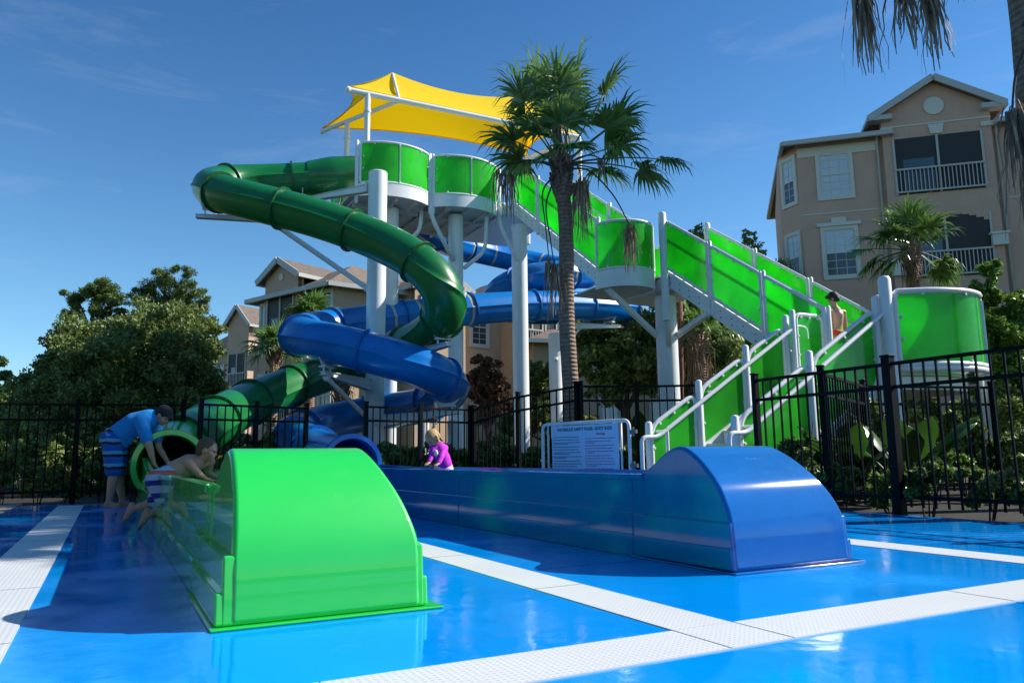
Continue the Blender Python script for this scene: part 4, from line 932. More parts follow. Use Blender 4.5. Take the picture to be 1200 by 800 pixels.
window(FB_,la,6.6,7.4,2.6,4.3,0,2,0); window(FB_,la,6.6,7.4,5.6,7.2,0,2,0)
for uu in (12.6,14.2,15.8): window(FB_,la,uu,uu+.8,2.2,3.9,0,2,1); window(FB_,la,uu,uu+.8,5.4,7.1,0,2,1)
# far left block
oF = P(272,400,52.0); FF = Facade(oF,(.85,-.53)); fa = empty('apartment_building', (oF.x,oF.y,0), 'distant tan apartment building, low brown roof at the oak tree edge', 'building')
wall(FF,fa,-3,4,-9,0,0,8.0,m_tan); hip(fa,[FF.p(-3.5,.5,0),FF.p(4.6,.5,0),FF.p(4.6,-9.5,0),FF.p(-3.5,-9.5,0)],8.0,11.0,3.2)
eave_gable(FF,fa,1.1,3.2,-5,1.2,9.2,10.6,.3,m_tan); wall(FF,fa,1.1,3.2,0.001,1.2,0,9.3,m_tan,'projecting_bay')
for zz in (2.5,5.2): balcony(FF,fa,1.3,3.0,zz,zz+2.3,1.201); window(FF,fa,-1.6,-.8,zz,zz+1.8,0,2,1); window(FF,fa,-.2,.5,zz,zz+1.8,0,2,1)
# low sunlit block seen through the trees behind the fence
oM = P(690,480,34.0); FM = Facade(oM,(.97,.25)); mm_ = empty('apartment_building', (oM.x,oM.y,0), 'sunlit peach building glimpsed between tree trunks above the sign gate', 'building')
wall(FM,mm_,-2.5,9,-6,0,0,5.6,m_peach); hip(mm_,[FM.p(-3,.6,0),FM.p(9.5,.6,0),FM.p(9.5,-6.6,0),FM.p(-3,-6.6,0)],5.6,7.0,3)
for uu in (-1.4,.6,3.0,5.6): window(FM,mm_,uu,uu+.8,1.3,3.0,0,2,1)
mb = MB(); fbox(mb,FM,1.8,2.25,.002,.3,0,4.2); fbox(mb,FM,-2.1,-1.8,.002,.3,0,4.2); mb.build('pier', m_peach, mm_)
# ------------------------------------------------------------------ leaves and trees
def leaves(mb_v, mb_f, rs, c, r, n, size, up=.35, clump=0, shell=.45, flat=1.0, asp=.5):
    """n leaf quads in an ellipsoid; numpy arrays appended"""
    c = np.array(c); r = np.array(r)
    if clump:
        k = max(4,clump); d = rs.normal(size=(k,3)); d /= np.linalg.norm(d,axis=1)[:,None]
        cc = d*(rs.uniform(shell,1,(k,1)))*r*.86; idx = rs.integers(0,k,n); cr = rs.uniform(.16,.34,(k,))
        d2 = rs.normal(size=(n,3)); d2 /= np.linalg.norm(d2,axis=1)[:,None]
        pos = c+cc[idx]+d2*(rs.uniform(0,1,(n,1))**.45)*(cr[idx][:,None]*r.mean())*np.array([1,1,.75])
    else:
        d = rs.normal(size=(n,3)); d /= np.linalg.norm(d,axis=1)[:,None]; pos = c+d*(rs.uniform(shell,1,(n,1)))*r
    a = rs.normal(size=(n,3)); a /= np.linalg.norm(a,axis=1)[:,None]; b = rs.normal(size=(n,3)); b[:,2] *= 1-up
    b -= (b*a).sum(1)[:,None]*a; b /= np.linalg.norm(b,axis=1)[:,None]; s = size*rs.uniform(.6,1.35,(n,1))
    q = np.stack([pos-a*s, pos-b*s*asp+a*s*.1, pos+a*s, pos+b*s*asp+a*s*.1],1)
    mb_v.append(q.reshape(-1,3))
def leafmesh(name, vlist, m, parent, label=None):
    v = np.concatenate(vlist); 
    off = Vector((0,0,0)); q = parent
    while q is not None: off += q.location; q = q.parent
    v = v-np.array(off); n = len(v)//4; me = bpy.data.meshes.new(name)
    me.vertices.add(len(v)); me.vertices.foreach_set('co', v.astype(np.float32).ravel()); me.loops.add(len(v)); me.loops.foreach_set('vertex_index', np.arange(len(v),dtype=np.int32))
    me.polygons.add(n); me.polygons.foreach_set('loop_start', np.arange(0,len(v),4,dtype=np.int32)); me.update(calc_edges=True); me.materials.append(m)
    o = bpy.data.objects.new(name, me); C.link(o); o.parent = parent; return o
def limbs(base, z0, blobs, r, rs, n=1):
    mb = MB(); b = Vector(base); top = b+ZV*z0
    mid = b+Vector((rs.uniform(-.1,.1),rs.uniform(-.1,.1),z0*.5))
    mb.tube([b-ZV*.1,b+ZV*.1,mid,top],[r*1.5,r*1.15,r*.95,r*.8],10)
    for c,rr in blobs:
        c = Vector(c); m1 = top.lerp(c,.45)+Vector((rs.uniform(-.2,.2),rs.uniform(-.2,.2),-.1)); mb.tube([top-ZV*.15,m1,c],[r*.55,r*.35,r*.1],7)
        for _ in range(3):
            e = c+Vector(rs.normal(size=3))*rr[0]*.22; mb.tube([m1.lerp(c,.6),e],[r*.16,r*.05],5)
    return mb
def tree(name, base, z0, blobs, r, m, n, size, label, cat='tree', group=None, seed=1, clump=14, bark=None, shell=.45, crown='crown', up=.35, asp=.5):
    rs = np.random.default_rng(seed); t = empty(name, base, label, cat, group)
    limbs(base, z0, blobs, r, rs).build('trunk', bark or m_bark, t, smooth=True)
    vl = []; vols = [b[1][0]*b[1][1]*b[1][2] for b in blobs]; tot = sum(v**.7 for v in vols)
    for (c,rr),v in zip(blobs,vols): leaves(vl, None, rs, c, rr, int(n*v**.7/tot), size, clump=clump, shell=shell, up=up, asp=asp)
    leafmesh(crown, vl, m, t); return t
def pb(x,y,D,r): return (P(x,y,D), (r,r,r*.85))
# great oak at the left
bl = [((P(75,475,21)),(1.5,1.6,1.4)),(P(115,440,20.5),(1.7,1.7,1.4)),(P(165,420,20),(1.8,1.8,1.5)),(P(212,435,20),(1.4,1.6,1.4)),(P(235,475,20),(1.0,1.3,1.1)),(P(60,520,20),(1.5,1.5,1.4)),(P(130,500,19.5),(2.0,1.7,1.5)),
      (P(200,500,19.5),(1.6,1.6,1.3)),(P(100,402,21),(1.3,1.3,.9)),(P(180,392,21),(1.4,1.4,1.1)),(P(225,395,21),(1.0,1.0,.9)),(P(38,495,20.5),(1.0,1.1,1.1)),(P(60,445,21),(1.0,1.1,.9)),(P(140,408,20.8),(1.3,1.3,1.0)),(P(250,505,20),(.7,.8,.7))]
p_ = P(150,560,20); tree('oak_tree', (p_.x,p_.y,0), 1.7, bl, .28, m_leafd, 150000, .058, 'large round dark green oak tree filling the left side behind the fence', seed=3, clump=60)
for k,(bx_,bl_,lb) in enumerate((((108,30),[(92,352,.75),(115,345,.85),(132,352,.7),(85,368,.6),(120,365,.8),(138,368,.5)],'pine tree with clumped needles, lower one peeking over the oak'),
   ((205,30),[(190,335,.9),(205,325,.95),(222,338,.9),(172,345,.8),(215,352,1.1),(232,358,.8),(188,358,1.0),(160,352,.6),(228,375,.9)],'tall pine with clumped needles rising highest above the oak'))):
    p_ = P(bx_[0],540,27); tree('pine_tree', (p_.x,p_.y,0), 5.0, [pb(x,y,27,r) for x,y,r in bl_], .22, m_leafp, 16000, .085, lb, group=None, seed=20+k, clump=12, shell=.2, asp=.16)
p_ = P(12,540,26); tree('oak_tree', (p_.x,p_.y,0), 2.0, [pb(10,470,26,1.2),pb(-15,450,26,1.5),pb(22,500,26,1.3),pb(-5,510,26,1.6),pb(38,490,27,.9)], .2, m_leafm, 15000, .08, 'smaller paler tree at the far left edge beside the big oak', seed=31, clump=18)
# dark trees behind the stairs
def dk_tree(x, D, specs, label, seed, m=m_leafd, n=30000, name='oak_tree', cat='tree', size=.08, z0=2.0, r=.16, clump=26, group=None):
    p_ = P(x,540,D); return tree(name, (p_.x,p_.y,0), z0, [pb(a,b,D+c,rr) for a,b,c,rr in specs], r, m, n, size, label, cat, group, seed, clump)
dk_tree(735, 23, [(715,400,0,1.2),(745,395,.5,1.3),(700,430,0,1.0),(765,430,0,1.1),(730,440,.5,1.0),(690,395,1,.9),(775,395,1,1.2),(712,462,0,.8)], 'dark green tree behind the fence between the palm trunk and the thick column', 41, n=19000)
dk_tree(812, 22, [(825,400,0,1.3),(855,420,0,1.2),(880,450,0,1.1),(830,450,.5,1.1),(800,380,1,1.2),(850,375,1.5,1.2),(885,400,1,1.1),(900,430,1,1.1),(865,470,0,.9),(800,350,1,1.0)], 'dark green tree under the long stair flights', 42, n=34000)
dk_tree(850, 30, [(820,273,0,.5),(828,290,0,.8),(840,300,0,.9),(875,278,0,.45),(880,295,0,.7),(860,320,0,1.4),(900,330,0,1.5),(830,330,0,1.4),(780,340,0,1.3)], 'tree whose thin top shows above the stair panels', 43, n=11000, z0=5, m=m_leafd)
dk_tree(640, 25, [(632,440,0,.8),(645,460,0,.8),(625,470,0,.8),(640,490,0,.9),(600,500,0,.7),(690,500,0,.7)], 'small dark tree between the two white columns left of the palm trunk', 44, n=12000, z0=1.2, r=.08)
dk_tree(573, 21, [(570,432,0,.55),(578,448,0,.6),(566,460,0,.65),(585,468,0,.6),(572,480,0,.6),(560,445,0,.4)], 'small tree with reddish brown leaves right of the lower blue bend', 45, m=m_leafr, n=12000, name='flowering_tree', size=.06, z0=.9, r=.06, clump=18)
dk_tree(1165, 14.5, [(1160,318,0,.30),(1150,345,0,.35),(1175,355,0,.45),(1165,385,0,.6),(1190,400,0,.75),(1170,430,0,.65),(1205,440,0,.8),(1168,465,0,.5),(1200,360,0,.5)], 'bushy light green tree right of the lower landing panel', 46, m=m_leafl, n=26000, name='leafy_tree', size=.055, z0=1.2, r=.06, clump=26)
# palms -----------------------------------------------------------------
def fan_leaf(vl, tip, ddir, L, rs, nb=34, droop=.5, wid=.028, spread=118):
    """one fan blade set: vl gets quads; tip = end of the stalk, ddir = direction the stalk points"""
    ddir = ddir.normalized(); S = ddir.cross(ZV); S = S.normalized() if S.length > .05 else Vector((1,0,0)); N_ = S.cross(ddir).normalized()
    tw = rs.uniform(-.5,.5); S = (S*math.cos(tw)+N_*math.sin(tw)).normalized(); N_ = S.cross(ddir)
    for k in range(nb):
        a = R_(-spread+2*spread*(k+.5)/nb+rs.uniform(-2,2)); l = L*(.72+.28*math.cos(a*.6))*rs.uniform(.88,1.08)
        d = (ddir*math.cos(a)+S*math.sin(a)+N_*(.22*abs(math.sin(a)))).normalized(); p = tip.copy(); side = d.cross(N_).normalized(); dr = droop*rs.uniform(.6,1.5)
        tilt = N_*rs.uniform(-.5,.5); side = (side+tilt).normalized()
        ws = [.010,wid,wid*.85,wid*.45,.002]; prev = None; nseg = 4
        for i in range(nseg+1):
            f = i/nseg; w_ = ws[i]; A = p-side*w_/1; B = p+side*w_/1
            if prev: vl.append(np.array([prev[0],prev[1],B,A],dtype=float))
            prev = (A,B); d = (d-ZV*dr*(.05+f*f)*1.15).normalized(); p = p+d*l/nseg
def strands(vl, p, n, L, rs, w=.016, spreadr=.10):
    for k in range(n):
        q = p+Vector((rs.normal()*spreadr*.4,rs.normal()*spreadr*.4,rs.uniform(-.08,.02))); ang = rs.uniform(0,6.28); out = Vector((math.cos(ang),math.sin(ang),0)); side = Vector((-out.y,out.x,0)); l = L*rs.uniform(.5,1.1); prev = None
        for i in range(5):
            f = i/4; c = q+out*(spreadr*(f**.6)*rs.uniform(.6,1.2))-ZV*l*f; w_ = w*(1-.75*f); A = c-side*w_; B = c+side*w_
            if prev: vl.append(np.array([prev[0],prev[1],B,A],dtype=float))
            prev = (A,B)
def palm(base, top, r, leafs, label, L=.85, seed=1, dead=(), group=None, name='palm_tree', skirt=0, skirt_l=.6, pet=.7, nb=34, bent=None, wid=.028):
    rs = np.random.default_rng(seed); base = Vector(base); top = Vector(top); t = empty(name, base, label, 'palm tree', group)
    pts = [base.lerp(top,i/20)+Vector((.04*math.sin(i*.5),0,0))*(i/20) for i in range(21)]; H = (top-base).length
    rad = [r*(1.12-.22*i/20+(.25 if i==0 else 0))*rs.uniform(.98,1.02) for i in range(21)]
    mb = MB(); mb.tube(pts, rad, 18); mb.build('trunk', m_ptrunk, t, smooth=50)
    # boots: old leaf bases round the crown shaft
    mb = MB()
    for k in range(26):
        a = k*2.4; z = -.55+.65*k/26; d = Vector((math.cos(a),math.sin(a),0)); p = top+ZV*z+d*r*.7; mb.tube([p,p+d*r*.5+ZV*.12,p+d*r*.9+ZV*.26],[.05,.045,.02],6)
    mb.tube([top-ZV*.62,top-ZV*.3,top+ZV*.15],[r*.85,r*1.15,r*.7],12); mb.build('leaf_bases', m_ptrunk, t, smooth=50)
    for k,(az,el,pl,LL) in enumerate(leafs):
        d = Vector((math.cos(R_(az))*math.cos(R_(el)), math.sin(R_(az))*math.cos(R_(el)), math.sin(R_(el)))); q = top+ZV*.05+Vector((d.x,d.y,0))*r*.6; pp = [q]; dd = d.copy(); 
        for i in range(5): dd = (dd-ZV*.07*(1.2-abs(d.z))).normalized(); q = q+dd*pl/5; pp.append(q.copy())
        mb = MB(); mb.tube(pp,[.022,.018,.015,.012,.011,.010],6); vl = []; fan_leaf(vl, q, dd, LL*L, rs, nb, droop=.80+.55*(1-d.z), wid=wid)
        lf = mb.build('leaf_stalk', m_petiole, t, smooth=True); o = leafmesh('fan_leaf', vl, m_palm, lf)
    for path,n_,LL,sp_ in dead:
        path = spline([Vector(p) for p in path],6); mb = MB(); mb.tube(path,[.018*(1-.5*i/len(path)) for i in range(len(path))],6); st = mb.build('dead_leaf_stalk', m_stalkd, t, smooth=True)
        vl = []; strands(vl, path[-1], n_, LL, rs, spreadr=sp_); leafmesh('dead_frond', vl, m_dead, st)
    if skirt:
        for k in range(skirt):
            vl = []
            a = rs.uniform(0,6.28); p = top+Vector((math.cos(a)*r*1.3,math.sin(a)*r*1.3,-.35+rs.uniform(-.2,.3))); strands(vl, p, 9, skirt_l, rs, spreadr=.14); leafmesh('dead_frond', vl, m_dead, t)
    return t
D0 = 12.6
tp0 = P(658,196,D0); bs0 = P(672,470,D0); bs0 = Vector((bs0.x,bs0.y,0)); bs0.x = P(673,540,D0).x
lf = [(178,76,1.45,1.1),(195,62,1.25,1.1),(100,84,1.35,1.05),(20,80,1.75,1.0),(5,62,1.5,1.05),(-60,74,1.1,1.05),(150,78,1.0,1.1),(-100,66,1.2,1.0),(60,70,1.1,1.0),(10,45,1.25,.95),(185,35,.85,.95),(160,25,.7,.9),(-20,40,.9,.95),(10,30,1.0,.9),(-95,50,.7,.9),(90,45,.7,.9),(-130,35,.7,.9),(30,15,.8,.85),(195,8,.55,.8),(-10,4,1.3,.85),(-5,12,1.7,.75),(-80,15,.55,.8),(150,60,1.0,.9)]
dd0 = D0-.25
palm(bs0, tp0, .132, lf, 'tall fan palm with drooping dead fronds standing in front of the slide tower', L=.84, seed=8, nb=34, wid=.033, dead=[
  ([P(655,198,dd0),P(625,188,dd0),P(600,192,dd0),P(592,200,dd0)],46,.85,.20), ([P(664,200,dd0),P(674,192,dd0),P(679,200,dd0),P(681,210,dd0)],52,1.0,.17),
  ([P(666,198,dd0),P(690,200,dd0),P(718,228,dd0),P(738,264,dd0)],34,.75,.13), ([P(652,204,dd0),P(640,240,dd0),P(645,280,dd0),P(649,308,dd0)],34,.85,.13),
  ([P(650,205,dd0),P(636,225,dd0),P(639,262,dd0),P(643,300,dd0)],10,.4,.08), ([P(660,196,dd0),P(655,170,dd0),P(652,150,dd0),P(655,145,dd0)],40,.75,.14),
  ([P(664,196,dd0),P(676,186,dd0),P(692,182,dd0),P(704,186,dd0)],14,.3,.10)])
# palm in front of the right building
D1 = 20.5; tp1 = P(1068,296,D1); b1_ = P(1075,540,D1); rs_ = np.random.default_rng(9); lf = []
for k in range(16): lf.append((k*137.5, 42+rs_.uniform(-15,42), rs_.uniform(.5,.8), rs_.uniform(.8,1.1)))
lf += [(180,-5,1.0,.85),(185,12,1.3,.7),(170,-20,.7,.9),(0,-10,.8,.85),(10,-25,.9,.85),(-5,-38,.8,.8),(200,-25,.6,.9),(150,0,.8,.9)]
palm((b1_.x,b1_.y,0), tp1, .17, lf, 'short fan palm in front of the right building balconies', L=.92, seed=12, nb=30, skirt=7, skirt_l=.75, wid=.034)
# palm close by at the upper right corner, only trunk and hanging fronds in frame
D2 = 6.6; b2_ = P(1252,540,D2); tp2 = P(1184,-95,D2); dq = D2-.2
palm((b2_.x,b2_.y,0), tp2, .125, [(k*137.5, 40+20*math.sin(k*2.1), .6, 1.0) for k in range(14)]+[(185,-35,.75,.9),(192,-25,.6,.8)], 'nearest palm at the top right corner with fronds hanging into the picture', L=.75, seed=15, nb=30, dead=[
  ([tp2,P(1120,-120,dq),P(1040,-60,dq),P(1010,-12,dq)],38,.78,.12), ([tp2,P(1140,-100,dq),P(1085,-60,dq),P(1055,-12,dq)],30,.55,.11), ([tp2,P(1150,-90,dq),P(1110,-50,dq),P(1090,-12,dq)],36,.70,.12),
  ([P(1196,40,D2),P(1206,20,dq),P(1208,60,dq),P(1200,120,dq)],54,1.15,.16), ([P(1198,60,D2),P(1200,60,dq),P(1190,90,dq),P(1186,130,dq)],26,.75,.10)])
# small palms by the left building and under the stairs
for k,(x,y,D,lb) in enumerate(((322,412,24.5,'small palm with scruffy trunk at the left end of the peach building'),(366,374,27.5,'palm top showing just above the blue bend'),(400,455,24,'low palm behind the struts, right of the scruffy palm'))):
    tp_ = P(x,y,D); rs_ = np.random.default_rng(50+k); palm((tp_.x,tp_.y,0), tp_, .17, [(i*137.5, 30+rs_.uniform(-30,50), .45, rs_.uniform(.8,1.1)) for i in range(18)], lb, L=.8, seed=60+k, nb=22, skirt=3, skirt_l=.5, wid=.036)
tp_ = P(818,398,19); palm((tp_.x,tp_.y,0), tp_, .19, [(i*137.5, 25+(i*37)%50, .5, .95) for i in range(12)], 'shaded palm with brown dead skirt under the stair flights', L=.8, seed=70, nb=22, skirt=16, skirt_l=1.0, wid=.036)
p_ = P(797,540,18.2); t = empty('slender_tree', (p_.x,p_.y,0), 'slim reddish brown trunk right behind the thick white column', 'tree')
MB().tube([(p_.x,p_.y,0),P(798,440,18.2),P(797,350,18.2)],[.075,.065,.06],10).build('trunk', m_redbark, t, smooth=True)
# ------------------------------------------------------------------ shrubs and bedding plants
def shrub(x, D, z, r, m, n, size, label, seed, name='shrub', group=None, cl=12, zc=None):
    p_ = P(x,540,D); b_ = Vector((p_.x,p_.y,0)); rs = np.random.default_rng(seed); t = empty(name, b_, label, 'shrub', group)
    mb = MB()
    for k in range(5): a = rs.uniform(0,6.28); mb.tube([b_+Vector((math.cos(a)*.05,math.sin(a)*.05,-.03)), b_+Vector((math.cos(a)*r*.5,math.sin(a)*r*.5,z*.7))],[.008,.004],5)
    mb.build('stem', m_bark, t); vl = []; leaves(vl,None,rs,b_+ZV*z*.46,(r,r*.8,z*.5),n,size,clump=cl,shell=.2); leafmesh('foliage', vl, m, t); return t
ORD = ['leftmost','second from the left','third from the left','fourth from the left','fifth from the left','sixth from the left','seventh from the left','seventh from the right','sixth from the right','fifth from the right','fourth from the right','third from the right','second from the right','rightmost']
def ordl(k,n): return ORD[k] if k < n/2 else ORD[13-(n-1-k)]
sd = 100
for k,x in enumerate(range(440,700,26)): sd += 1; shrub(x, 14.2+(k%3)*.5, .95+.22*((k*7)%4)/3, .62, (m_leafm,m_leafl,m_leafd)[k%3], 2600, .055, ordl(k,10)+' green shrub in the row behind the toddler and sign fences', sd, group='shrubs behind the blue trough fence')
for k,x in enumerate(range(-60,330,30)): sd += 1; shrub(x, 14.6+(k%3)*.7, 1.25+.3*((k*5)%4)/3, .85, (m_leafd,m_leafd,m_leafm)[k%3], 3200, .06, ordl(k,13)+' dark shrub of the hedge below the big oak', sd, group='hedge behind the left fence', cl=16)
for k,x in enumerate((905,935,965,998,1030,1062,1094,1128,1160,1196,1235)): sd += 1; shrub(x, 9.2+(k%3)*.6, .85+.25*((k*5)%3), .5, (m_leafm,m_leafd,m_leafl,m_leafd)[k%4], 4200, .042, ordl(k,11)+' low leafy plant behind the right fence', sd, group='low plants behind the right fence')
for k,x in enumerate((1015,1085,1150,1215,1280)): sd += 1; shrub(x, 13.0+(k%2), 1.9, .9, m_leafd, 7000, .06, ordl(k,5)+' tall dark shrub behind the lower landing', sd, group='tall shrubs behind the lower landing', cl=18)
for k,x in enumerate((690,722,756,790,828,862,900)): sd += 1; shrub(x, 17.5+(k%2)*1.2, 1.3, .8, m_leafd, 3400, .06, ordl(k,7)+' dark shrub under the trees behind the stairs', sd, group='shrubs under the trees behind the stairs', cl=14)
def paddle(x, D, n, hgt, L, label, seed, leanx=0, W=.16, cat='plant'):
    p_ = P(x,540,D); b_ = Vector((p_.x,p_.y,0)); rs = np.random.default_rng(seed); t = empty('banana_plant', b_, label, cat)
    for k in range(n):
        az = rs.uniform(0,6.28); ln = rs.uniform(.25,.75); d = Vector((math.cos(az)*ln+leanx,math.sin(az)*ln,1)).normalized(); q = b_+ZV*.02; pts = [q]
        for i in range(10): d = (d-ZV*.045*i*.35+Vector((math.cos(az),math.sin(az),0))*.03).normalized(); q = q+d*hgt*rs.uniform(.9,1.05)/10; pts.append(q.copy())
        mb = MB(); mb.tube(pts[:6],.02,6); stt = mb.build('leaf_stalk', m_petiole, t, smooth=True)
        T = (pts[-1]-pts[5]).normalized(); S = T.cross(ZV).normalized(); vs = []; nn = 8; bl = spline(pts[4:],2); nb_ = len(bl)
        mb = MB(); vs = []
        for i,p in enumerate(bl):
            f = i/(nb_-1); w_ = W*math.sin(math.pi*min(f*1.0+.04,1))**.6*rs.uniform(.92,1.05); 
            vs += [p-S*w_-ZV*w_*.25, p-S*w_*.5+ZV*.01, p, p+S*w_*.5+ZV*.01, p+S*w_-ZV*w_*.25]
        mb.add(vs,[(i*5+j,i*5+j+1,(i+1)*5+j+1,(i+1)*5+j) for i in range(nb_-1) for j in range(4)]); mb.build('paddle_leaf', m_paddle, stt, smooth=True, recalc=False)
    return t
paddle(1062,9.0,7,1.35,.7,'tallest paddle-leaved plant behind the big post of the right fence',1)
paddle(990,9.0,7,1.05,.7,'shorter paddle-leaved plant by the foot of the lower stair stringer',4)
paddle(745,13.5,8,1.9,.9,'big paddle-leaved plant in front of the trees, right of the sign gate',5)
paddle(800,13.2,6,1.4,.9,'paddle-leaved plant just behind the stair entrance',6)
# grassy spill at deck edge
def bed(a_, b_, h_, r_, m, label, seed, group):
    p = AB(a_,b_); x_ = 600+FPX*p.x/p.y; shrub(x_, p.y, h_, r_, m, 2600, .034, label, seed, group=group, cl=14)
for k in range(11): bed(6.62+.14*(k%2), 6.3-k*.46, .42+.12*((k*5)%3), .30, (m_leafm,m_leafd,m_leafm,m_leafl)[k%4], ordl(k,11)+' knee-high plant right behind the nearest fence', 500+k, 'knee-high plants right behind the nearest fence')
for k in range(12): bed(-1.75+k*.42, 13.0-.1*(k%2)-(.5 if k > 7 else 0), .55+.14*((k*5)%3), .34, (m_leafd,m_leafm,m_leafd)[k%3], ordl(k,12)+' low bedding shrub behind the bending man', 530+k, 'low bedding shrubs behind the bending man')
# far tree line closing the horizon
rs_ = np.random.default_rng(91); vl = []
for k in range(90):
    az = R_(-62+124*k/89); D = rs_.uniform(70,85); x = math.sin(az)*D; y = math.cos(az)*D; hh = rs_.uniform(4,7.5); leaves(vl,None,rs_,(x,y,hh*.5),(4.2,3.5,hh*.55),700,.42,clump=12,shell=.2)
o = leafmesh('distant_woods', vl, m_leafd, None); tag(o,'continuous line of distant dark trees along the horizon','woods',kind='stuff')
# off-frame trees that shade the deck and stand in its reflections
for k,(x,y,zz,r,lb) in enumerate(((-12,0,4.6,3.8,'big dark tree beyond the left fence, outside the picture, nearest'),(-13.5,7.5,4.2,3.2,'big dark tree beyond the left fence, level with the run-outs'),(-9,-9,5,4.0,'big dark tree behind the camera on the left'),
      (0,-14,5.5,4.5,'big dark tree straight behind the camera'))):
    tree('oak_tree',(x,y,0),2.0,[((x,y,zz),(r,r,r*.9)),((x+r*.6,y-r*.7,zz-.8),(r*.7,r*.7,r*.6)),((x-r*.5,y+r*.8,zz-.6),(r*.8,r*.8,r*.7)),((x,y,zz-1.8),(r*1.1,r*1.1,r*.5))],.25,m_leafd,12000,.22,lb,seed=200+k,clump=30)
for k,(x,y,zz,L_,lb) in enumerate(((8.6,11.3,9.6,1.25,'tall palm outside the picture on the right, shading the bending man'),(8.3,8.6,9.2,1.2,'tall palm outside the picture on the right, nearer than its neighbour'),(9.6,13.4,11.2,1.2,'tallest palm outside the picture on the right'))):
    palm((x+.3,y,0),(x,y,zz),.17,[(i*137.5,35+(i*53)%60-15,.7,1.0) for i in range(26)],lb,L=L_,seed=300+k,nb=26,wid=.045)
# ------------------------------------------------------------------ people
def blob(name, parts, m, parent, vox=.010, smooth_it=6, solid_extra=None):
    """union of capsules/ellipsoids fused into one continuous skin"""
    mb = MB()
    for p in parts:
        if p[0] == 'c': mb.capsule(p[1],p[2],p[3],p[4])
        else: mb.ell(p[1],p[2],p[3] if len(p) > 3 else None)
    o = mb.build(name, m, parent, smooth=True)
    r = o.modifiers.new('r','REMESH'); r.mode = 'VOXEL'; r.voxel_size = vox; r.use_smooth_shade = True
    if smooth_it: q = o.modifiers.new('s','SMOOTH'); q.iterations = smooth_it; q.factor = .5
    bpy.context.view_layer.update()
    me = bpy.data.meshes.new_from_object(o.evaluated_get(bpy.context.evaluated_depsgraph_get())); old = o.data; o.modifiers.clear(); o.data = me; bpy.data.meshes.remove(old)
    me.polygons.foreach_set('use_smooth',[True]*len(me.polygons)); return o
def frame_of(f, u):
    f = Vector(f).normalized(); s = f.cross(Vector(u)).normalized(); u = s.cross(f); return Matrix((f,s,u)).transposed()   # x: face, y: right, z: crown
def head_parts(c, M3, k):
    q = lambda x,y,z: Vector(c)+M3@Vector((x*k,y*k,z*k))
    P_ = [('e',q(-.008,0,.02),(.098*k,.075*k,.095*k),M3),('e',q(.03,0,-.045),(.062*k,.055*k,.062*k),M3),('c',q(.080,0,.0),q(.094,0,-.022),.010*k,.013*k),('c',q(.078,-.02,-.058),q(.078,.02,-.058),.012*k,.012*k),('e',q(.07,0,-.088),(.022*k,.025*k,.018*k),M3)]
    for s in (-1,1): P_ += [('e',q(-.005,.076*s,-.01),(.022*k,.010*k,.030*k),M3),('e',q(.055,.038*s,-.03),(.03*k,.026*k,.03*k),M3),('c',q(.078,.018*s,.022),q(.068,.048*s,.020),.012*k,.010*k)]
    return P_
def eyes(c, M3, k, parent):
    for s in (-1,1): mb = MB(); mb.ell(Vector(c)+M3@Vector((.083*k,.032*k*s,.002*k)),(.009*k,.013*k,.007*k),M3); mb.build('eye', m_eye, parent, smooth=True)
def hand_parts(w, d, n, k, curl=.5):
    """w wrist, d pointing direction, n palm normal (towards what is held)"""
    w = Vector(w); d = Vector(d).normalized(); n = Vector(n); n = (n-d*n.dot(d)).normalized(); s = d.cross(n); out = [('c',w,w+d*.03*k,.024*k,.026*k)]
    for i,(o_,l) in enumerate(((-.030,.066),(-.010,.078),(.011,.074),(.031,.058))):
        b = w+(d*.085+s*o_)*k; out.append(('c',w+(d*.02+s*o_*.6)*k,b,.015*k,.0115*k)); p = b; a = 0
        for j in range(3): a += curl*(.5+.3*j); e = p+(d*math.cos(a)+n*math.sin(a)+s*o_*1.2)*l*k*(.42,.32,.26)[j]; out.append(('c',p,e,.0100*k,.0085*k)); p = e
    b = w+(d*.025-s*.030)*k; e = b+(d*.028-s*.030+n*.012)*k; out += [('c',b,e,.013*k,.011*k),('c',e,e+(d*.028-s*.008+n*.02)*k,.010*k,.008*k)]
    return out
def foot_parts(ank, d, k, up=ZV):
    ank = Vector(ank); d = Vector(d).normalized(); up = Vector(up); s = d.cross(up).normalized()
    out = [('c',ank,ank-up*.045*k-d*.035*k,.038*k,.034*k),('c',ank-up*.02*k,ank-up*.058*k+d*.13*k,.036*k,.024*k),('c',ank-up*.055*k-d*.03*k,ank-up*.062*k+d*.12*k,.030*k,.028*k)]
    for i in range(5): o_ = (i-2)*.017*k; L_ = (.052,.05,.044,.038,.03)[i]; out.append(('c',ank-up*.062*k+d*.13*k+s*o_,ank-up*.066*k+d*(.13+L_)*k+s*o_*1.1,.012*k,.009*k))
    return out
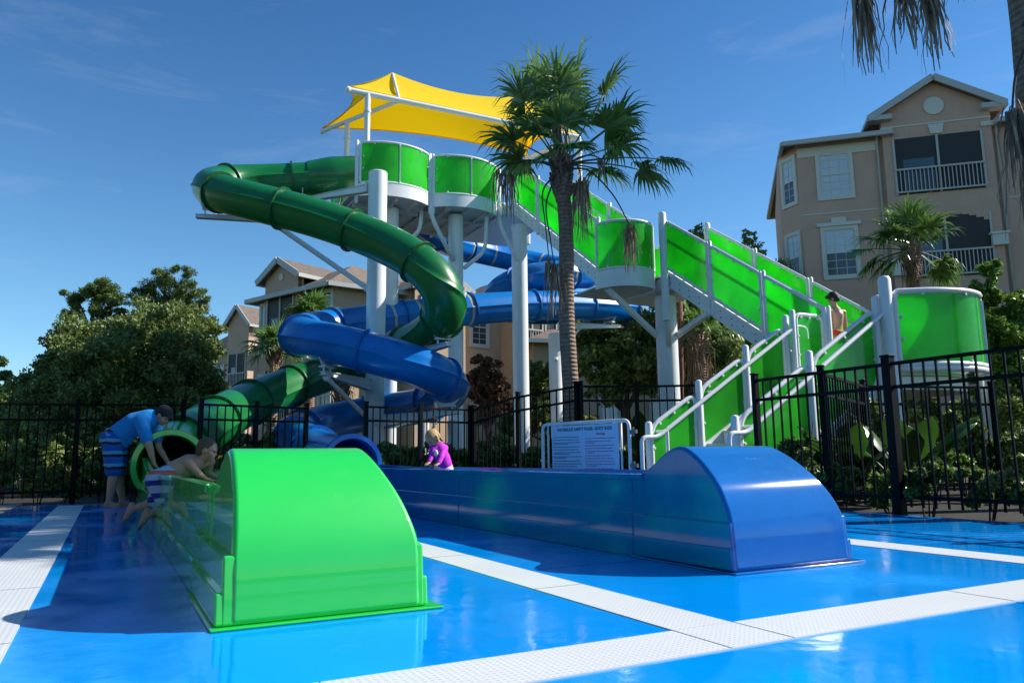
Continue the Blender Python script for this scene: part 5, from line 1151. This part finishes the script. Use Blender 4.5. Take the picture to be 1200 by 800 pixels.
# --- bending man, bare feet, blue shirt
DM = 9.62; mp_ = lambda x,y,dd=0: P(x,y,DM+dd)
man = empty('person', (mp_(135,592).x,DM,0), 'man in blue t-shirt and striped board shorts bending over the green slide exit', 'person')
hipc = mp_(134,514); chest = mp_(158,497); sh = mp_(175,491); nk = mp_(180,489); hd = mp_(191,487)
hipL = hipc+Vector((.0,.10,-.03)); hipR = hipc+Vector((.02,-.10,-.03))
kneeR = mp_(134,553,-.09); ankR = Vector((mp_(133,585).x, DM-.10, .075)); kneeL = mp_(137,553,.12); ankL = Vector((mp_(138,585).x, DM+.13, .075))
shR = sh+Vector((-.02,-.17,-.03)); shL = sh+Vector((0,.17,-.03))
elR = mp_(176,526,-.22); wrR = mp_(180,543,-.18); elL = mp_(186,524,.22); wrL = mp_(197,542,.16)
MH = frame_of((.80,-.15,-.60),(.62,0,.80))
bodyp = [('c',hipc,chest,.130,.135),('c',chest,sh,.135,.11),('c',shR,shL,.075,.075),('c',sh,nk,.075,.062),('c',nk,hd-Vector((.03,0,0)),.060,.058),
  ('c',hipR,kneeR,.100,.062),('c',hipL,kneeL,.100,.062),('c',kneeR,kneeR.lerp(ankR,.35),.060,.062),('c',kneeR.lerp(ankR,.35),ankR,.062,.038),('c',kneeL,kneeL.lerp(ankL,.35),.060,.062),('c',kneeL.lerp(ankL,.35),ankL,.062,.038),
  ('c',shR,elR,.058,.043),('c',elR,wrR,.042,.028),('c',shL,elL,.058,.043),('c',elL,wrL,.042,.028)]
bodyp += head_parts(hd,MH,1.0)+foot_parts(ankR,(1,-.15,0),1)+foot_parts(ankL,(1,.1,0),1)+hand_parts(wrR,(.45,.3,-.75),(.6,.6,0),1.0,.55)+hand_parts(wrL,(.3,0,-.9),(-.5,0,-.1),1.0,.5)
bd = blob('body', bodyp, m_skin, man, .0085); eyes(hd,MH,1.0,bd)
shp = [('c',hipc+Vector((-.02,0,-.01)),chest,.146,.152),('c',chest,sh,.152,.128),('c',shR,shL,.094,.094),('c',shR,shR.lerp(elR,.62),.088,.074),('c',shL,shL.lerp(elL,.62),.088,.074),('c',chest-Vector((0,0,.03)),hipc.lerp(chest,.4)-Vector((0,0,.09)),.10,.11)]
blob('tshirt', shp, m_shirt, bd, .013, 5)
m_short = stripes('striped board shorts', [(0,(.0,.10,.42)),(.30,(.012,.012,.03)),(.52,(.10,.36,.62)),(.78,(.0,.10,.42))], (0,0,1), 6.6, .15)
shp = [('c',hipc+Vector((-.01,.05,0)),hipc+Vector((-.01,-.05,0)),.140,.140),('c',hipR,hipR.lerp(kneeR,.90),.118,.108),('c',hipL,hipL.lerp(kneeL,.90),.118,.108)]
blob('board_shorts', shp, m_short, bd, .013, 5)
hr_ = [('e',hd+MH@Vector((-.016,0,.032)),(.101,.083,.098),MH),('e',hd+MH@Vector((-.06,0,-.02)),(.052,.07,.06),MH)]
blob('hair', hr_, m_hairb, bd, .009, 3)
cp_ = [('e',hd+MH@Vector((-.012,0,.048)),(.104,.087,.088),MH),('e',hd+MH@Vector((.085,0,.045)),(.062,.062,.010),MH)]
blob('cap', cp_, m_cap, bd, .008, 3)
# --- boy hanging over the trough wall
DB = 6.35; bp_ = lambda x,y,dd=0: P(x-4,y-4,DB+dd)
boy = empty('person', (bp_(190,600).x,DB,0), 'shirtless boy in striped swim shorts climbing over the wall of the green trough', 'person')
hipc = bp_(197,566); waist = bp_(207,556,.03); chest = bp_(226,549,.09); sh = bp_(236,545,.12); hd = bp_(247,531,.10)
side = Vector((.45,.9,0)).normalized()*.075; hR = hipc-side; hL = hipc+side
kR = bp_(203,596,-.12); aR = bp_(180,607,-.22); kL = bp_(186,592,.05); aL = bp_(162,600,.02)
sR = sh-Vector((.05,.105,.0)); sL = sh+Vector((.06,.105,0)); eR = bp_(238,560,-.02); wR_ = bp_(246,566,.12); eL = bp_(248,557,.25); wL_ = bp_(256,563,.30)
MB_ = frame_of((.93,.12,-.28),(.3,0,.95)); kk = .80
bp2 = [('c',hipc,waist,.095,.085),('c',waist,chest,.085,.095),('c',chest,sh,.095,.07),('c',sR,sL,.045,.045),('c',sh,hd-Vector((.02,0,.045)),.046,.042),('c',hR,kR,.066,.045),('c',kR,kR.lerp(aR,.35),.042,.043),('c',kR.lerp(aR,.35),aR,.043,.027),
  ('c',hL,kL,.066,.045),('c',kL,kL.lerp(aL,.35),.042,.043),('c',kL.lerp(aL,.35),aL,.043,.027),('c',sR,eR,.038,.028),('c',eR,wR_,.028,.020),('c',sL,eL,.038,.028),('c',eL,wL_,.028,.020)]
bp2 += head_parts(hd,MB_,kk*1.05)+foot_parts(aR,(-.25,-.1,-.95),.72,Vector((1,0,-.2)).normalized())+foot_parts(aL,(-.25,-.1,-.95),.72,Vector((1,0,-.2)).normalized())+hand_parts(wR_,(.7,.5,-.1),(0,0,-1),.72,.4)+hand_parts(wL_,(.7,.5,-.1),(0,0,-1),.72,.4)
bd = blob('body', bp2, m_skin, boy, .0065); eyes(hd,MB_,kk*1.05,bd)
ax = ((hR+hL)/2-(kR+kL)/2).normalized()
m_short2 = stripes('blue, white and coral striped swim shorts', [(0,(.42,.45,.62)),(.22,(.02,.03,.24)),(.38,(.40,.52,.66)),(.55,(.55,.13,.10)),(.68,(.30,.52,.60)),(.84,(.02,.03,.24))], ax, 3.6, .0)
shp = [('c',hipc-side*.4,hipc+side*.4,.102,.102),('c',hipc,waist.lerp(hipc,.35),.100,.095),('c',hR,hR.lerp(kR,.86),.092,.082),('c',hL,hL.lerp(kL,.86),.092,.082)]
blob('swim_shorts', shp, m_short2, bd, .010, 5)
blob('hair', [('e',hd+MB_@Vector((-.014,0,.022)*1) if False else hd+MB_@Vector((-.016,0,.024)),(.082,.067,.082),MB_),('e',hd+MB_@Vector((-.045,0,-.02)),(.045,.056,.05),MB_)], m_hairl, bd, .007, 3)
# --- toddler in the blue trough
DG = 8.0; gp = lambda x,y,dd=0: P(x,y,DG+dd)
girl = empty('person', (gp(516,590).x,DG,.1), 'blonde toddler in a magenta long-sleeved top leaning on the blue trough wall', 'person')
hd = gp(507,514); sh = gp(514,523,.03); wst = gp(519,537,.06); hip = gp(521,547,.07); MG = frame_of((-.55,-.45,-.62),(-.55,-.2,.8)); k3 = .78
sR = sh+Vector((-.055,-.045,-.01)); sL = sh+Vector((.06,.02,-.015)); eR = gp(506,534,-.05); wR_ = gp(503,542,-.12); eL = gp(517,536,-.10); wL_ = gp(514,543,-.16)
kR = Vector((hip.x-.05,hip.y,.30)); kL = Vector((hip.x+.05,hip.y+.02,.30)); aR = Vector((hip.x-.05,hip.y+.02,.155)); aL = Vector((hip.x+.05,hip.y+.04,.155))
g2 = [('c',hip,wst,.075,.07),('c',wst,sh,.07,.055),('c',sR,sL,.032,.032),('c',sh,hd+Vector((.01,.02,-.03)),.034,.032),('c',hip+Vector((-.04,0,0)),kR,.05,.037),('c',hip+Vector((.04,0,0)),kL,.05,.037),('c',kR,aR,.036,.024),('c',kL,aL,.036,.024),
  ('c',sR,eR,.028,.022),('c',eR,wR_,.022,.017),('c',sL,eL,.028,.022),('c',eL,wL_,.022,.017)]
g2 += head_parts(hd,MG,k3)+foot_parts(aR,(-.6,-.8,0),.6)+foot_parts(aL,(-.6,-.8,0),.6)+hand_parts(wR_,(-.3,-.7,-.15),(0,0,-1),.55,.35)+hand_parts(wL_,(-.3,-.7,-.15),(0,0,-1),.55,.35)
bd = blob('body', g2, m_skin, girl, .0055); eyes(hd,MG,k3,bd)
blob('long_sleeved_top', [('c',hip.lerp(wst,.3),wst,.086,.080),('c',wst,sh,.080,.064),('c',sR,sL,.042,.042),('c',sR,eR,.040,.031),('c',eR,eR.lerp(wR_,.85),.031,.025),('c',sL,eL,.040,.031),('c',eL,eL.lerp(wL_,.85),.031,.025)], m_pink, bd, .009, 4)
blob('swim_bottoms', [('c',hip+Vector((-.035,0,-.03)),hip+Vector((.015,0,-.03)),.080,.080)], m_print, bd, .009, 3)
pc = gp(511,531,-.06); blob('shirt_print', [('e',pc+Vector((-.002,-.002,0)),(.026,.020,.040))], m_print, bd, .006, 2)
rs = np.random.default_rng(4); hp = [('e',hd+MG@Vector((-.016,0,.022)),(.080,.066,.078),MG),('e',hd+MG@Vector((-.05,0,.0)),(.045,.06,.05),MG)]
tail = hd+MG@Vector((-.075,0,.055)); hp += [('c',tail,tail+MG@Vector((-.035,0,.02)),.024,.026)]
for j in range(9): a = j*.7; b_ = tail+MG@Vector((-.04,0,.02)); hp.append(('c',b_,b_+MG@Vector((-.02-.01*(j%3),.03*math.sin(a),.03*math.cos(a))),.010,.004))
for j in range(10): a = -1.4+j*.3; b_ = hd+MG@Vector((-.02,.068*math.sin(a),-.0)); hp.append(('c',b_,hd+MG@Vector((.0+.015*math.cos(j*2),.078*math.sin(a),-.07-.012*(j%2))),.014,.005))
blob('hair', hp, m_blond, bd, .006, 2)
# --- boy on the stairs, seen from behind
DS = 12.25; sp_ = lambda x,y,dd=0: P(x,y,DS+dd)
st_ = empty('person', (sp_(978,400).x,DS,ZL), 'dark-haired shirtless boy in orange patterned shorts, seen from behind on the stairs', 'person')
hip = sp_(979,391); wst = sp_(981,382); ch_ = sp_(981,370); sh = sp_(980,364); hd = sp_(976,350); MS = frame_of((-.75,.55,-.35),(-.25,.1,.95)); k4 = .90
sR = sh+Vector((-.13,-.03,-.015)); sL = sh+Vector((.13,.04,-.02)); eR = sp_(968,383,-.03); wR_ = sp_(964,396,.05); eL = sp_(991,385,.1); wL_ = sp_(985,396,.22)
kR = Vector((hip.x-.10,hip.y+.12,ZL+.43)); kL = Vector((hip.x+.08,hip.y+.02,ZL+.40)); aR = Vector((hip.x-.10,hip.y+.10,ZL+.075)); aL = Vector((hip.x+.08,hip.y-.04,ZL+.075))
s2 = [('c',hip,wst,.100,.088),('c',wst,ch_,.088,.105),('c',ch_,sh,.105,.075),('c',sR,sL,.048,.048),('c',sh,hd-Vector((0,0,.05)),.048,.044),('c',hip+Vector((-.06,0,-.02)),kR,.078,.052),('c',hip+Vector((.06,0,-.02)),kL,.078,.052),('c',kR,aR,.050,.030),('c',kL,aL,.050,.030),
  ('c',sR,eR,.042,.032),('c',eR,wR_,.031,.023),('c',sL,eL,.042,.032),('c',eL,wL_,.031,.023)]+head_parts(hd,MS,k4)+foot_parts(aR,(-.3,.9,0),.8)+foot_parts(aL,(-.3,.9,0),.8)+hand_parts(wR_,(-.2,.3,-.9),(1,0,0),.8,.4)+hand_parts(wL_,(-.2,.6,-.6),(-1,0,0),.8,.4)
bd = blob('body', s2, m_skin, st_, .008); eyes(hd,MS,k4,bd)
m_short3 = stripes('orange and yellow patterned shorts', [(0,(.62,.06,.02)),(.4,(.70,.35,.02)),(.6,(.15,.30,.05)),(.75,(.62,.06,.02))], (.3,0,1), 7.5, .1)
blob('swim_shorts', [('c',hip+Vector((-.03,0,0)),hip+Vector((.03,0,0)),.112,.112),('c',hip+Vector((-.07,0,-.03)),(hip+Vector((-.06,0,-.02))).lerp(kR,.7),.098,.09),('c',hip+Vector((.07,0,-.03)),(hip+Vector((.06,0,-.02))).lerp(kL,.7),.098,.09)], m_short3, bd, .012, 4)
blob('hair', [('e',hd+MS@Vector((-.018,0,.026)),(.094,.080,.094),MS),('e',hd+MS@Vector((-.055,0,-.02)),(.052,.064,.062),MS),('c',hd+MS@Vector((.05,.03,.07)),hd+MS@Vector((.07,-.03,.06)),.03,.03)], m_hairb, bd, .008, 2)
